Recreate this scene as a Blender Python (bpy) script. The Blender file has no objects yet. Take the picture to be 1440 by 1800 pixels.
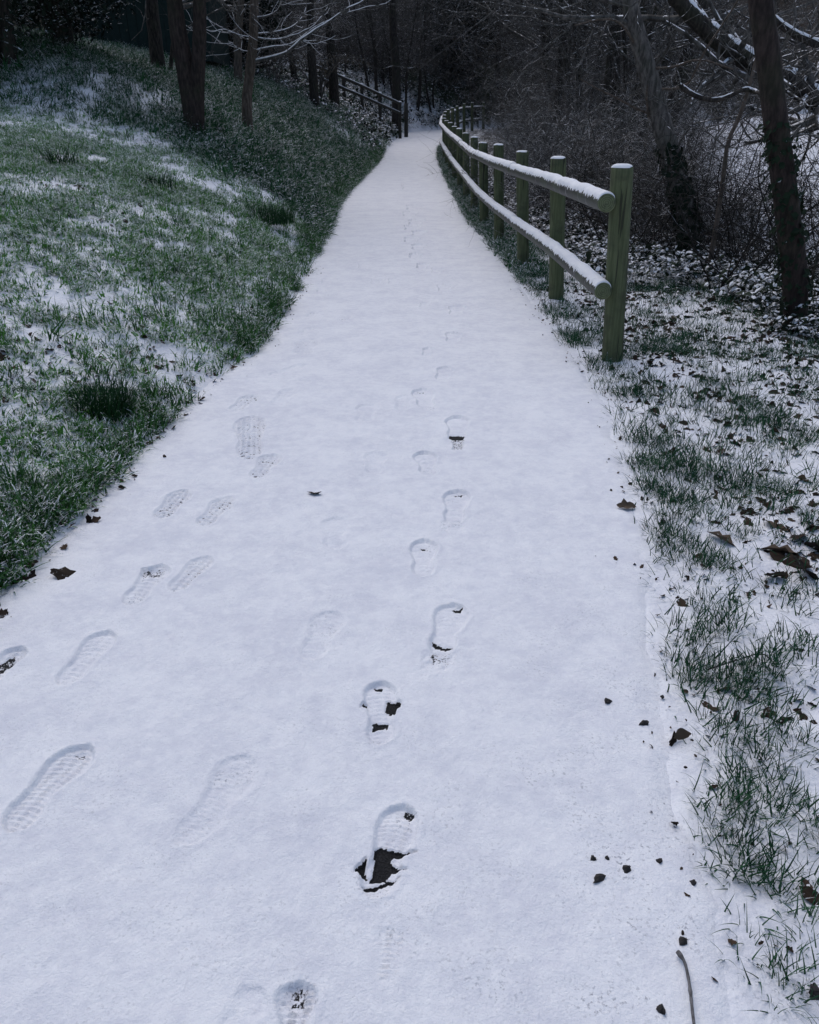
import bpy, math, random
import numpy as np
from mathutils import Vector
R = math.radians
sc = bpy.context.scene
COL = sc.collection

# ------------------------------------------------------------------ camera
CAM_H, PITCH, FPX = 1.55, 25.8, 1400.0
cd = bpy.data.cameras.new("camera"); cam = bpy.data.objects.new("camera", cd); COL.objects.link(cam)
cam.location = (0, 0, CAM_H); cam.rotation_euler = (R(90 - PITCH), 0, 0)
cd.sensor_fit = 'HORIZONTAL'; cd.sensor_width = 36; cd.lens = FPX / 1440 * 36
cd.clip_start = .05; cd.clip_end = 600
sc.camera = cam

# ------------------------------------------------------------------ sky, sun, exposure
SUN_EL, SUN_AZ = 60, -25          # elevation; azimuth clockwise from +Y
w = bpy.data.worlds.new("World"); sc.world = w; w.use_nodes = True
nt = w.node_tree
bg = nt.nodes['Background']; sky = nt.nodes.new('ShaderNodeTexSky')
sky.sky_type = 'NISHITA'; sky.sun_disc = False
sky.sun_elevation = R(SUN_EL); sky.sun_rotation = R(SUN_AZ)
sky.air_density = 1.0; sky.dust_density = 2.0; sky.ozone_density = 1.0
nt.links.new(sky.outputs[0], bg.inputs[0]); bg.inputs[1].default_value = .118
sd = bpy.data.lights.new("sun", 'SUN'); sun = bpy.data.objects.new("sun", sd); COL.objects.link(sun)
sd.energy = .95; sd.angle = R(65); sd.color = (1, .96, .92)
sdir = Vector((math.sin(R(SUN_AZ)) * math.cos(R(SUN_EL)), math.cos(R(SUN_AZ)) * math.cos(R(SUN_EL)), math.sin(R(SUN_EL))))
sun.rotation_euler = sdir.to_track_quat('Z', 'Y').to_euler()
sun.location = (0, 10, 20)
vs = sc.view_settings
sc.display_settings.display_device = 'sRGB'
vs.view_transform = 'Standard'; vs.look = 'None'; vs.gamma = 1; vs.use_curve_mapping = False
vs.exposure = 0.2
sc.cycles.use_denoising = True
sc.cycles.max_bounces = 6; sc.cycles.diffuse_bounces = 3; sc.cycles.transparent_max_bounces = 4

rng = np.random.default_rng(7)
random.seed(7)

# ------------------------------------------------------------------ numeric helpers
def sstep(a, b, x):
    t = np.clip((np.asarray(x, float) - a) / (b - a), 0, 1)
    return t * t * (3 - 2 * t)

_perm = np.random.default_rng(3).random((256, 256))
def vnoise(x, y):
    xi = np.floor(x).astype(int); yi = np.floor(y).astype(int)
    fx = x - xi; fy = y - yi
    fx = fx * fx * (3 - 2 * fx); fy = fy * fy * (3 - 2 * fy)
    a = _perm[xi % 256, yi % 256]; b = _perm[(xi + 1) % 256, yi % 256]
    c = _perm[xi % 256, (yi + 1) % 256]; d = _perm[(xi + 1) % 256, (yi + 1) % 256]
    return (a * (1 - fx) + b * fx) * (1 - fy) + (c * (1 - fx) + d * fx) * fy
def fbm(x, y, s=1.0, o=4, seed=0):
    x = np.asarray(x, float) / s + seed * 17.3; y = np.asarray(y, float) / s + seed * 9.7
    v = 0; a = .5; t = 0
    for _ in range(o):
        v = v + a * vnoise(x, y); t += a; a *= .5; x = x * 2.03 + 5.1; y = y * 2.03 + 1.7
    return v / t

# ------------------------------------------------------------------ terrain
def smooth_interp(ks, vs_):
    yy = np.linspace(-60, 300, 7201); v = np.interp(yy, ks, vs_)
    k = np.hanning(41); k /= k.sum()
    vp = np.pad(v, 20, mode='edge'); v = np.convolve(vp, k, 'valid')
    return lambda y: np.interp(y, yy, v)
zp = smooth_interp([0, 12, 15, 19, 23, 30, 37, 43, 50, 60, 80], [0, 0, .03, .13, .25, .53, .9, 1.26, 1.5, 1.9, 2.4])
edgeL = smooth_interp([-2, 1, 2.4, 3.5, 4.9, 6.0, 7.2, 10, 13, 17, 20, 24, 28, 34, 38, 43, 46, 48, 50, 52, 54, 60],
                      [-1.7, -1.58, -1.5, -1.45, -1.38, -1.18, -1.16, -1.22, -1.3, -1.45, -1.45, -1.3, -1.1, -.88, -.75, -.3, .8, 2, 4, 7, 12, 40])
edgeR = smooth_interp([-2, 1, 1.5, 2.4, 3.6, 4.9, 7, 12, 15, 20, 25, 30, 35, 39, 42, 45, 47, 48.5, 50, 51, 52, 60],
                      [.5, .63, .70, .87, 1.1, 1.24, 1.22, 1.2, 1.06, 1.02, 1.0, 1.0, 1.15, 1.65, 2.15, 2.9, 3.7, 4.2, 6, 8, 12, 60])

def H0(x, y):
    "height of the land, without small relief"
    x = np.asarray(x, float); y = np.asarray(y, float)
    eL, eR = edgeL(y), edgeR(y)
    u = np.maximum(eL - x, 0); v = np.maximum(x - eR, 0)
    g = np.interp(y, [-3, 1, 4, 8, 12], [.1, .2, .42, .78, 1.0])
    lawn = 1.9 * (1 - np.exp(-u / 2.3)) * g
    bank = 3.6 * (1 - np.exp(-u / 3.5))
    wb = sstep(11.3, 15, y - .28 * u)
    left = lawn * (1 - wb) + bank * wb
    left = left + sstep(10, 30, u) * 7 * sstep(4, 18, y)
    right = -.9 * sstep(1.6, 6, v) * sstep(2, 7, y) - .02 * np.minimum(v, 3)
    right = right + 2.2 * sstep(25, 65, y) * sstep(6, 14, v)
    hill = 20 * sstep(60, 105, y)
    return zp(y) + left + right + hill

def H(x, y):
    x = np.asarray(x, float); y = np.asarray(y, float)
    eL, eR = edgeL(y), edgeR(y)
    off = np.maximum(eL - x, x - eR)                  # >0 outside the path
    k = sstep(0, .25, off)
    rel = .05 * (fbm(x, y, .5, 3, 1) - .5) + .035 * (fbm(x, y, .12, 3, 2) - .5)
    far = np.interp(y, [0, 14, 40], [1, 1, 3])
    return H0(x, y) + .015 + k * (rel * far + .02)

SP, CP = math.sin(R(PITCH)), math.cos(R(PITCH))
def ray(px, py):
    a, b = (px - 720) / FPX, (900 - py) / FPX
    return np.array([a, CP + b * SP, -SP + b * CP])
def at(px, py, d):
    "point on the sight line at world distance y = d"
    r = ray(px, py); t = d / r[1]
    return np.array([r[0] * t, d, CAM_H + r[2] * t])
def ground_at(px, py):
    "where a sight line meets the land"
    r = ray(px, py); t = .3
    while t < 200:
        p = np.array([0, 0, CAM_H]) + r * t
        if p[2] < float(H0(p[0], p[1])): return p
        t *= 1.004
    return p

# ------------------------------------------------------------------ materials
def new_mat(name):
    m = bpy.data.materials.new(name); m.use_nodes = True
    n = m.node_tree.nodes; l = m.node_tree.links
    return m, n, l, n['Principled BSDF']
def noise_node(n, l, vec, scale, detail=4, rough=.55, dist=0):
    t = n.new('ShaderNodeTexNoise'); t.inputs['Scale'].default_value = scale
    t.inputs['Detail'].default_value = detail; t.inputs['Roughness'].default_value = rough
    t.inputs['Distortion'].default_value = dist
    if vec is not None: l.new(vec, t.inputs['Vector'])
    return t.outputs['Fac']
def math_node(n, l, op, a, b=None, clamp=False):
    t = n.new('ShaderNodeMath'); t.operation = op; t.use_clamp = clamp
    for i, q in enumerate((a, b)):
        if q is None: continue
        if isinstance(q, (int, float)): t.inputs[i].default_value = q
        else: l.new(q, t.inputs[i])
    return t.outputs[0]
def remap(n, l, v, a, b, c=0, d=1):
    t = n.new('ShaderNodeMapRange'); t.interpolation_type = 'SMOOTHSTEP'
    l.new(v, t.inputs[0])
    for i, q in enumerate((a, b, c, d)):
        if isinstance(q, (int, float)): t.inputs[i + 1].default_value = q
        else: l.new(q, t.inputs[i + 1])
    return t.outputs[0]
def mix(n, l, f, a, b):
    t = n.new('ShaderNodeMix'); t.data_type = 'RGBA'
    if isinstance(f, (int, float)): t.inputs[0].default_value = f
    else: l.new(f, t.inputs[0])
    for i, q in ((6, a), (7, b)):
        if isinstance(q, tuple): t.inputs[i].default_value = (*q, 1)
        else: l.new(q, t.inputs[i])
    return t.outputs[2]
def bump(n, l, h, strength, dist, bsdf):
    b = n.new('ShaderNodeBump'); b.inputs['Strength'].default_value = strength; b.inputs['Distance'].default_value = dist
    l.new(h, b.inputs['Height']); l.new(b.outputs[0], bsdf.inputs['Normal'])
def pos(n): return n.new('ShaderNodeNewGeometry').outputs['Position']
def attr(n, name):
    a = n.new('ShaderNodeAttribute'); a.attribute_name = name; return a.outputs['Fac']
SNOW = (.80, .81, .845)

def mat_snow(name, speck=True):
    m, n, l, b = new_mat(name)
    P = pos(n)
    c = SNOW
    f1 = noise_node(n, l, P, 9, 4)
    col = mix(n, l, remap(n, l, f1, .3, .7), (.77, .78, .825), (.83, .84, .865))
    l.new(col, b.inputs['Base Color']); b.inputs['Roughness'].default_value = .75
    b.inputs['Specular IOR Level'].default_value = .25
    h = math_node(n, l, 'ADD', noise_node(n, l, P, 160, 3), math_node(n, l, 'MULTIPLY', noise_node(n, l, P, 45, 3), 1.5))
    bump(n, l, h, .5, .006, b)
    return m

def mat_path():
    m, n, l, b = new_mat('path_snow')
    P = pos(n)
    f1 = noise_node(n, l, P, 3.2, 6, .7)
    f1 = math_node(n, l, 'ADD', math_node(n, l, 'MULTIPLY', f1, .5), math_node(n, l, 'MULTIPLY', noise_node(n, l, P, 22, 5, .7), .5))
    col = mix(n, l, remap(n, l, f1, .34, .62), (.69, .70, .76), (.83, .84, .87))
    # thin snow: grit of the tarmac shows as grey specks
    sp = noise_node(n, l, P, 105, 3, .65)
    th = math_node(n, l, 'MULTIPLY', remap(n, l, noise_node(n, l, P, 5.5, 5, .65), .40, .70), math_node(n, l, 'ADD', attr(n, 'thin'), .3))
    spk = math_node(n, l, 'MULTIPLY', remap(n, l, sp, .53, .70), th, True)
    col = mix(n, l, math_node(n, l, 'MULTIPLY', spk, .75), col, (.20, .21, .25))
    # bare, wet tarmac where boots lifted the snow
    bn = math_node(n, l, 'ADD', attr(n, 'bare'), math_node(n, l, 'MULTIPLY', math_node(n, l, 'SUBTRACT', noise_node(n, l, P, 120, 3, .7), .5), 1.1))
    bare = remap(n, l, bn, .44, .56)
    tar = mix(n, l, remap(n, l, noise_node(n, l, P, 260, 2), .35, .75), (.003, .003, .004), (.022, .023, .025))
    col = mix(n, l, bare, col, tar)
    l.new(col, b.inputs['Base Color'])
    rg = n.new('ShaderNodeMapRange'); l.new(bare, rg.inputs[0]); rg.inputs[3].default_value = .8; rg.inputs[4].default_value = .75
    l.new(rg.outputs[0], b.inputs['Roughness'])
    b.inputs['Specular IOR Level'].default_value = .2
    h = math_node(n, l, 'ADD', math_node(n, l, 'ADD', noise_node(n, l, P, 190, 3, .6), math_node(n, l, 'MULTIPLY', noise_node(n, l, P, 60, 3), 1.2)),
                  math_node(n, l, 'MULTIPLY', noise_node(n, l, P, 14, 4), 1.5))
    bump(n, l, h, .55, .006, b)
    return m

def mat_ground():
    m, n, l, b = new_mat('snowy_ground')
    P = pos(n)
    s = attr(n, 'snow'); g = attr(n, 'green')
    fine = noise_node(n, l, P, 38, 5, .68, .6); mid = noise_node(n, l, P, 6, 5, .6)
    f = math_node(n, l, 'ADD', math_node(n, l, 'MULTIPLY', fine, .6), math_node(n, l, 'MULTIPLY', mid, .4))
    thr = math_node(n, l, 'SUBTRACT', .78, math_node(n, l, 'MULTIPLY', s, .56))
    lo = math_node(n, l, 'SUBTRACT', thr, .05); hi = math_node(n, l, 'ADD', thr, .05)
    mask = remap(n, l, f, lo, hi)
    lit = mix(n, l, remap(n, l, noise_node(n, l, P, 26, 4), .35, .65), (.012, .010, .008), (.055, .038, .027))
    grn = mix(n, l, remap(n, l, noise_node(n, l, P, 50, 4), .3, .7), (.010, .022, .013), (.03, .07, .035))
    dark = mix(n, l, g, lit, grn)
    sp = noise_node(n, l, P, 105, 3, .65)
    spk = math_node(n, l, 'MULTIPLY', remap(n, l, sp, .54, .70), remap(n, l, noise_node(n, l, P, 5.5, 5, .65), .40, .70), True)
    f1 = math_node(n, l, 'ADD', math_node(n, l, 'MULTIPLY', noise_node(n, l, P, 3.2, 6, .7), .5), math_node(n, l, 'MULTIPLY', noise_node(n, l, P, 22, 5, .7), .5))
    sno = mix(n, l, math_node(n, l, 'MULTIPLY', spk, .6), mix(n, l, remap(n, l, f1, .34, .62), (.69, .70, .76), (.83, .84, .87)), (.20, .21, .25))
    col = mix(n, l, mask, dark, sno)
    l.new(col, b.inputs['Base Color']); b.inputs['Roughness'].default_value = .85
    b.inputs['Specular IOR Level'].default_value = .15
    h = math_node(n, l, 'ADD', math_node(n, l, 'MULTIPLY', mask, .8), noise_node(n, l, P, 60, 4, .6))
    bump(n, l, h, .6, .012, b)
    return m

def mat_plant(name, c1, c2, snow=.3, rough=.6, snow_scale=30, up=.35):
    "leaf / blade: colour varies per plant, fine dusting of snow on faces that look up"
    m, n, l, b = new_mat(name)
    P = pos(n)
    oi = n.new('ShaderNodeObjectInfo')
    v = math_node(n, l, 'ADD', math_node(n, l, 'MULTIPLY', oi.outputs['Random'], .5), math_node(n, l, 'MULTIPLY', noise_node(n, l, P, 4, 3), .6))
    col = mix(n, l, remap(n, l, v, .2, .85), c1, c2)
    ge = n.new('ShaderNodeNewGeometry'); sx = n.new('ShaderNodeSeparateXYZ'); l.new(ge.outputs['Normal'], sx.inputs[0])
    upf = remap(n, l, math_node(n, l, 'ABSOLUTE', sx.outputs[2]), up, up + .3)
    ns = remap(n, l, noise_node(n, l, P, snow_scale, 3, .7), .64 - .35 * snow, .70 - .35 * snow)
    sm = math_node(n, l, 'MULTIPLY', upf, ns)
    col = mix(n, l, sm, col, SNOW)
    l.new(col, b.inputs['Base Color']); b.inputs['Roughness'].default_value = rough
    b.inputs['Specular IOR Level'].default_value = .06
    return m

def mat_bark(name, c1, c2, snow=.25, moss=(.03, .04, .02), moss_amt=.3, scale=1, up=.45):
    m, n, l, b = new_mat(name)
    tc = n.new('ShaderNodeTexCoord'); mp = n.new('ShaderNodeMapping'); mp.inputs['Scale'].default_value = (1, 1, .25)
    l.new(tc.outputs['Object'], mp.inputs[0])
    f = noise_node(n, l, mp.outputs[0], 30 * scale, 5, .65)
    col = mix(n, l, remap(n, l, f, .35, .68), c1, c2)
    P = pos(n)
    col = mix(n, l, math_node(n, l, 'MULTIPLY', remap(n, l, noise_node(n, l, P, 3.5, 4), .45, .7), moss_amt), col, moss)
    ge = n.new('ShaderNodeNewGeometry'); sx = n.new('ShaderNodeSeparateXYZ'); l.new(ge.outputs['Normal'], sx.inputs[0])
    upf = remap(n, l, sx.outputs[2], up, up + .25)
    ns = remap(n, l, noise_node(n, l, P, 7, 3, .7), .64 - .4 * snow, .70 - .4 * snow)
    col = mix(n, l, math_node(n, l, 'MULTIPLY', upf, ns), col, SNOW)
    l.new(col, b.inputs['Base Color']); b.inputs['Roughness'].default_value = .85
    b.inputs['Specular IOR Level'].default_value = .15
    bump(n, l, f, .7, .012, b)
    return m

def mat_wood(name, c1, c2, streak=0):
    m, n, l, b = new_mat(name)
    tc = n.new('ShaderNodeTexCoord'); mp = n.new('ShaderNodeMapping'); mp.inputs['Scale'].default_value = (1, 1, .06)
    l.new(tc.outputs['Object'], mp.inputs[0])
    f = noise_node(n, l, mp.outputs[0], 60, 5, .6)
    P = pos(n)
    col = mix(n, l, remap(n, l, f, .3, .7), c1, c2)
    blot = remap(n, l, noise_node(n, l, P, 7, 4, .6), .45, .75)
    col = mix(n, l, math_node(n, l, 'MULTIPLY', blot, .65), col, (.035, .036, .024))
    mp2 = n.new('ShaderNodeMapping'); mp2.inputs['Scale'].default_value = (1, 1, .05); l.new(tc.outputs['Object'], mp2.inputs[0])
    crk = remap(n, l, noise_node(n, l, mp2.outputs[0], 26, 2, .5), .62, .65)
    col = mix(n, l, math_node(n, l, 'MULTIPLY', crk, .75), col, (.018, .018, .012))
    l.new(col, b.inputs['Base Color']); b.inputs['Roughness'].default_value = .75
    b.inputs['Specular IOR Level'].default_value = .25
    h = math_node(n, l, 'SUBTRACT', f, crk)
    bump(n, l, h, .5, .006, b)
    return m

def mat_rail():
    "wet dark log, long grain along the log, pale frost runs down its side"
    m, n, l, b = new_mat('rail_log')
    P = pos(n)
    mp = n.new('ShaderNodeMapping'); mp.inputs['Scale'].default_value = (1, .07, 1); l.new(P, mp.inputs[0])
    f = noise_node(n, l, mp.outputs[0], 55, 5, .6)
    col = mix(n, l, remap(n, l, f, .35, .7), (.008, .008, .007), (.040, .041, .034))
    mp2 = n.new('ShaderNodeMapping'); mp2.inputs['Scale'].default_value = (.12, 1, .12); l.new(P, mp2.inputs[0])
    st = remap(n, l, noise_node(n, l, mp2.outputs[0], 26, 4, .7), .58, .70)
    col = mix(n, l, math_node(n, l, 'MULTIPLY', st, .5), col, (.38, .39, .41))
    mo = remap(n, l, noise_node(n, l, P, 2.2, 3), .42, .62)
    col = mix(n, l, math_node(n, l, 'MULTIPLY', mo, .5), col, (.045, .06, .03))
    l.new(col, b.inputs['Base Color']); b.inputs['Roughness'].default_value = .6
    bump(n, l, f, .5, .005, b)
    return m

def mat_endgrain():
    m, n, l, b = new_mat('log_end')
    P = n.new('ShaderNodeTexCoord').outputs['Object']
    wv = n.new('ShaderNodeTexWave'); wv.wave_type = 'RINGS'; wv.rings_direction = 'Y'
    wv.inputs['Scale'].default_value = 26; wv.inputs['Distortion'].default_value = 3; wv.inputs['Detail'].default_value = 3
    l.new(P, wv.inputs[0])
    col = mix(n, l, wv.outputs['Fac'], (.06, .075, .035), (.13, .15, .075))
    col = mix(n, l, math_node(n, l, 'MULTIPLY', remap(n, l, noise_node(n, l, P, 30, 4), .45, .7), .6), col, (.03, .035, .02))
    l.new(col, b.inputs['Base Color']); b.inputs['Roughness'].default_value = .8
    return m

def mat_flat(name, c1, c2, scale=20, rough=.7):
    m, n, l, b = new_mat(name)
    P = pos(n)
    f = noise_node(n, l, P, scale, 5, .6)
    l.new(mix(n, l, remap(n, l, f, .3, .7), c1, c2), b.inputs['Base Color'])
    b.inputs['Roughness'].default_value = rough; b.inputs['Specular IOR Level'].default_value = .25
    bump(n, l, f, .4, .004, b)
    return m

M = {}
M['snow'] = mat_snow('snow')
M['path'] = mat_path()
M['ground'] = mat_ground()
M['lawn'] = mat_plant('lawn_grass', (.038, .130, .030), (.115, .280, .055), .50, snow_scale=38, up=.35)
M['long'] = mat_plant('long_grass', (.012, .055, .022), (.036, .115, .044), .45, snow_scale=20, up=.5)
M['edge'] = mat_plant('edge_grass', (.018, .066, .020), (.062, .165, .044), .36, snow_scale=30, up=.4)
M['verge'] = mat_plant('verge_grass', (.012, .045, .024), (.032, .095, .045), .20, snow_scale=30, up=.45)
M['tuss'] = mat_plant('tussock_grass', (.010, .038, .016), (.028, .085, .030), .12, snow_scale=30, up=.5)
M['bramble'] = mat_plant('bramble_leaf', (.010, .016, .012), (.025, .038, .022), .40, snow_scale=16, up=.6)
M['holly'] = mat_plant('evergreen_leaf', (.006, .011, .009), (.016, .026, .018), .30, snow_scale=11, up=.55)
M['ivy'] = mat_plant('ivy_leaf', (.006, .012, .008), (.016, .028, .016), .12, snow_scale=12, up=.6)
M['pale_leaf'] = mat_plant('pale_dry_leaf', (.10, .085, .065), (.19, .165, .13), .5, snow_scale=12, up=.5)
M['leaf'] = mat_plant('dead_leaf', (.013, .010, .008), (.068, .046, .034), .12, snow_scale=22, up=.75)
M['leaf_tan'] = mat_plant('dry_tan_leaf', (.055, .040, .030), (.10, .075, .055), .05, snow_scale=22, up=.8)
M['bark'] = mat_bark('dark_bark', (.018, .016, .015), (.055, .048, .042), .12)
M['bark_pale'] = mat_bark('grey_brown_bark', (.055, .044, .036), (.13, .105, .088), .2, moss_amt=.2)
M['bark_red'] = mat_bark('red_brown_bark', (.018, .014, .013), (.048, .036, .032), .1)
M['bark_mid'] = mat_bark('grey_bark', (.045, .041, .038), (.14, .128, .118), .15, moss_amt=.3)
M['twig'] = mat_bark('twig_bark', (.040, .039, .037), (.138, .132, .126), .2, moss_amt=.15, scale=.6)
M['twig_snow'] = mat_bark('snowy_twig_bark', (.036, .035, .033), (.142, .136, .130), .38, moss_amt=.1, scale=.3, up=.5)
M['laden_twig'] = mat_bark('snow_laden_bark', (.022, .018, .015), (.065, .054, .046), .75, moss_amt=.1, scale=.6, up=.3)
M['post'] = mat_wood('green_weathered_post', (.060, .074, .035), (.104, .120, .062))
M['rail'] = mat_rail()
M['end'] = mat_endgrain()
M['dark_wood'] = mat_wood('dark_wet_wood', (.018, .018, .016), (.05, .048, .042))
M['shed'] = mat_flat('dark_green_boards', (.006, .016, .014), (.011, .024, .021), 6)
M['husk'] = mat_flat('dark_husk', (.012, .012, .013), (.04, .036, .036), 90)
M['stick'] = mat_flat('grey_twig_bark', (.05, .048, .05), (.17, .165, .17), 70)

# ------------------------------------------------------------------ object helpers
def tag(o, label=None, cat=None, group=None, kind=None):
    for k, q in (('label', label), ('category', cat), ('group', group), ('kind', kind)):
        if q: o[k] = q
    return o
def empty(name, loc, label=None, cat=None, group=None):
    o = bpy.data.objects.new(name, None); COL.objects.link(o); o.location = tuple(float(c) for c in loc)
    o.empty_display_size = .2
    return tag(o, label, cat, group)
def make_mesh(name, V, F, mats, smooth=True, mi=None):
    me = bpy.data.meshes.new(name)
    V = np.asarray(V, np.float32)
    if isinstance(F, np.ndarray) and F.ndim == 2:
        k = F.shape[1]; nf = len(F)
        me.vertices.add(len(V)); me.vertices.foreach_set('co', V.ravel())
        me.loops.add(nf * k); me.loops.foreach_set('vertex_index', F.astype(np.int32).ravel())
        me.polygons.add(nf); me.polygons.foreach_set('loop_start', np.arange(nf, dtype=np.int32) * k)
        me.update(calc_edges=True)
    else:
        me.from_pydata([tuple(map(float, q)) for q in V], [], [tuple(map(int, f)) for f in F])
    for m in (mats if isinstance(mats, (list, tuple)) else [mats]): me.materials.append(m)
    if mi is not None: me.polygons.foreach_set('material_index', np.asarray(mi, np.int32))
    me.polygons.foreach_set('use_smooth', np.full(len(me.polygons), smooth, dtype=bool))
    me.update()
    return me
def link(name, me, parent=None, loc=(0, 0, 0), rot=(0, 0, 0), scale=None):
    o = bpy.data.objects.new(name, me); COL.objects.link(o)
    if parent is not None: o.parent = parent
    o.location = tuple(float(c) for c in loc); o.rotation_euler = rot
    if scale is not None: o.scale = scale if isinstance(scale, tuple) else (scale,) * 3
    return o

class MB:
    "collects shapes into one mesh"
    def __init__(s): s.V = []; s.F = []; s.n = 0; s.mi = []
    def add(s, V, F, mi=0):
        V = np.asarray(V, float); s.V.append(V)
        for f in F: s.F.append([i + s.n for i in f]); s.mi.append(mi)
        s.n += len(V)
    def tube(s, P, r, sides=6, cap=False, mi=0, cap_mi=None, lump=0):
        P = np.asarray(P, float); n = len(P); r = np.broadcast_to(np.asarray(r, float), (n,))
        T = np.gradient(P, axis=0); T /= np.linalg.norm(T, axis=1)[:, None] + 1e-9
        ref = np.array([0, 0, 1.]) if abs(T[:, 2]).mean() < .8 else np.array([0, 1., 0])
        A = np.cross(T, ref); A /= np.linalg.norm(A, axis=1)[:, None] + 1e-9
        B = np.cross(A, T)
        th = np.arange(sides) * 2 * math.pi / sides
        rr = r[:, None] * (1 + (lump * (rng.random((n, sides)) - .5) if lump else 0))
        V = P[:, None, :] + rr[..., None] * (np.cos(th)[None, :, None] * A[:, None, :] + np.sin(th)[None, :, None] * B[:, None, :])
        F = []
        for i in range(n - 1):
            for j in range(sides):
                k = (j + 1) % sides
                F.append((i * sides + j, (i + 1) * sides + j, (i + 1) * sides + k, i * sides + k))
        s.add(V.reshape(-1, 3), F, mi)
        if cap:
            o = s.n - n * sides
            s.F.append([o + j for j in range(sides)]); s.mi.append(mi if cap_mi is None else cap_mi)
            s.F.append([o + (n - 1) * sides + j for j in reversed(range(sides))]); s.mi.append(mi if cap_mi is None else cap_mi)
    def box(s, lo, hi, mi=0):
        (a, b, c), (d, e, f) = lo, hi
        s.add([(a, b, c), (d, b, c), (d, e, c), (a, e, c), (a, b, f), (d, b, f), (d, e, f), (a, e, f)],
              [(0, 3, 2, 1), (4, 5, 6, 7), (0, 1, 5, 4), (1, 2, 6, 5), (2, 3, 7, 6), (3, 0, 4, 7)], mi)
    def mesh(s, name, mats, origin=(0, 0, 0), smooth=True):
        V = np.concatenate(s.V) - np.asarray(origin, float)
        return make_mesh(name, V, s.F, mats, smooth, s.mi)
    def build(s, name, mats, parent=None, origin=(0, 0, 0), smooth=True):
        return link(name, s.mesh(name, mats, origin, smooth), parent)

def resample(P, n):
    P = np.asarray(P, float)
    if len(P) > 2:      # Catmull-Rom
        Q = []; E = np.vstack([2 * P[0] - P[1], P, 2 * P[-1] - P[-2]])
        for i in range(1, len(E) - 2):
            for t in np.linspace(0, 1, 8, endpoint=False):
                a, b, c, d = E[i - 1:i + 3]
                Q.append(.5 * (2 * b + (c - a) * t + (2 * a - 5 * b + 4 * c - d) * t * t + (3 * b - a - 3 * c + d) * t ** 3))
        Q.append(P[-1]); P = np.array(Q)
    s = np.r_[0, np.cumsum(np.linalg.norm(np.diff(P, axis=0), axis=1))]
    t = np.linspace(0, s[-1], n)
    return np.stack([np.interp(t, s, P[:, k]) for k in range(P.shape[1])], 1)

# ------------------------------------------------------------------ ground
def axis(parts):
    out = []
    for a, b, st in parts:
        n = max(1, int(round((b - a) / st))); out.append(np.linspace(a, b, n, endpoint=False))
    out.append([parts[-1][1]]); return np.concatenate(out)
def rows(y0, y1, dmin, k):
    y = [y0]
    while y[-1] < y1: y.append(y[-1] + max(dmin, k * abs(y[-1])))
    return np.array(y)
def grid_mesh(name, X, Y, Z, mat):
    ny, nx = X.shape
    V = np.stack([X, Y, Z], -1).reshape(-1, 3)
    i = np.arange(ny * nx).reshape(ny, nx)
    F = np.stack([i[:-1, :-1], i[:-1, 1:], i[1:, 1:], i[1:, :-1]], -1).reshape(-1, 4)
    return make_mesh(name, V, F, mat)
def set_attr(me, name, v):
    a = me.attributes.new(name, 'FLOAT', 'POINT'); a.data.foreach_set('value', np.asarray(v, np.float32).ravel())

gx = axis([(-160, -40, 6), (-40, -14, 1), (-14, -8, .25), (-8, -1, .055), (-1, .55, .2), (.55, 4.2, .028), (4.2, 8, .12), (8, 20, .6), (20, 60, 2), (60, 160, 8)])
gy = np.r_[np.arange(-25, -1, 2.0), np.arange(-1, .5, .2), rows(.5, 190, .028, .011)]
X, Y = np.meshgrid(gx, gy)
Z = H(X, Y)
eL, eR = edgeL(Y), edgeR(Y)
inside = np.minimum(X - eL, eR - X)
Z = Z - .10 * sstep(.02, .16, inside)
# deeper roughness in the lawn and on the bank
u = eL - X; v = X - eR
gme = grid_mesh('ground', X, Y, Z, M['ground'])

def region(x, y):
    eL, eR = edgeL(y), edgeR(y)
    u = eL - x; v = x - eR
    wb = sstep(11.6, 13.0, y - .28 * u + .8 * (fbm(x, y, .9, 3, 5) - .5))
    return u, v, wb
_snow_spots = []     # (x, y, radius) patches with more snow on the left slope
for px, py, r in [(100, 640, .35), (300, 640, .3), (40, 660, .3), (430, 645, .2), (60, 215, .9), (130, 235, .8), (230, 255, .7), (300, 300, .5), (390, 335, .45),
                  (470, 355, .4), (540, 400, .35), (390, 395, .25), (620, 250, .8), (575, 255, .35), (400, 420, .25), (520, 560, .22), (460, 570, .2), (140, 340, .35),
                  (385, 118, .9), (275, 180, .6), (395, 200, .7), (590, 385, .4), (60, 160, .7), (150, 165, .6), (500, 410, .35), (330, 320, .35)]:
    p = ground_at(px, py); _snow_spots.append((p[0], p[1], r))
def snow_spots(x, y):
    s = np.zeros_like(np.asarray(x, float))
    for a, b, r in _snow_spots:
        d = np.hypot(x - a, (y - b) / (1 + .06 * b))
        s = np.maximum(s, np.exp(-(d / r) ** 2))
    return s
def snow_cover(x, y):
    u, v, wb = region(x, y)
    f = fbm(x, y, .8, 4, 11)
    left = (.72 + .25 * (f - .5)) * (1 - wb) + (.38 + .5 * (f - .5)) * wb
    left = np.where(u > 0, left + .35 * snow_spots(x, y), 0)
    left = left + .25 * sstep(26, 33, y) * (u > 0)
    left = left * (1 - .6 * sstep(7, 11, u)) * (1 - .55 * sstep(46, 52, y))
    right = .93 + .15 * (f - .5) - .42 * sstep(2.0, 3.2, v) * sstep(5, 8, y) * (1 - sstep(8.5, 11, y))
    right = right - .45 * sstep(10, 13, y) * (1 - sstep(.27, .36, x / np.maximum(y, 1)))
    c = np.where(u > 0, left, np.where(v > 0, right, 1.0))
    hill = sstep(58, 68, y)
    return np.clip(c * (1 - hill) + .12 * hill, 0, 1)
set_attr(gme, 'snow', snow_cover(X, Y))
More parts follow.
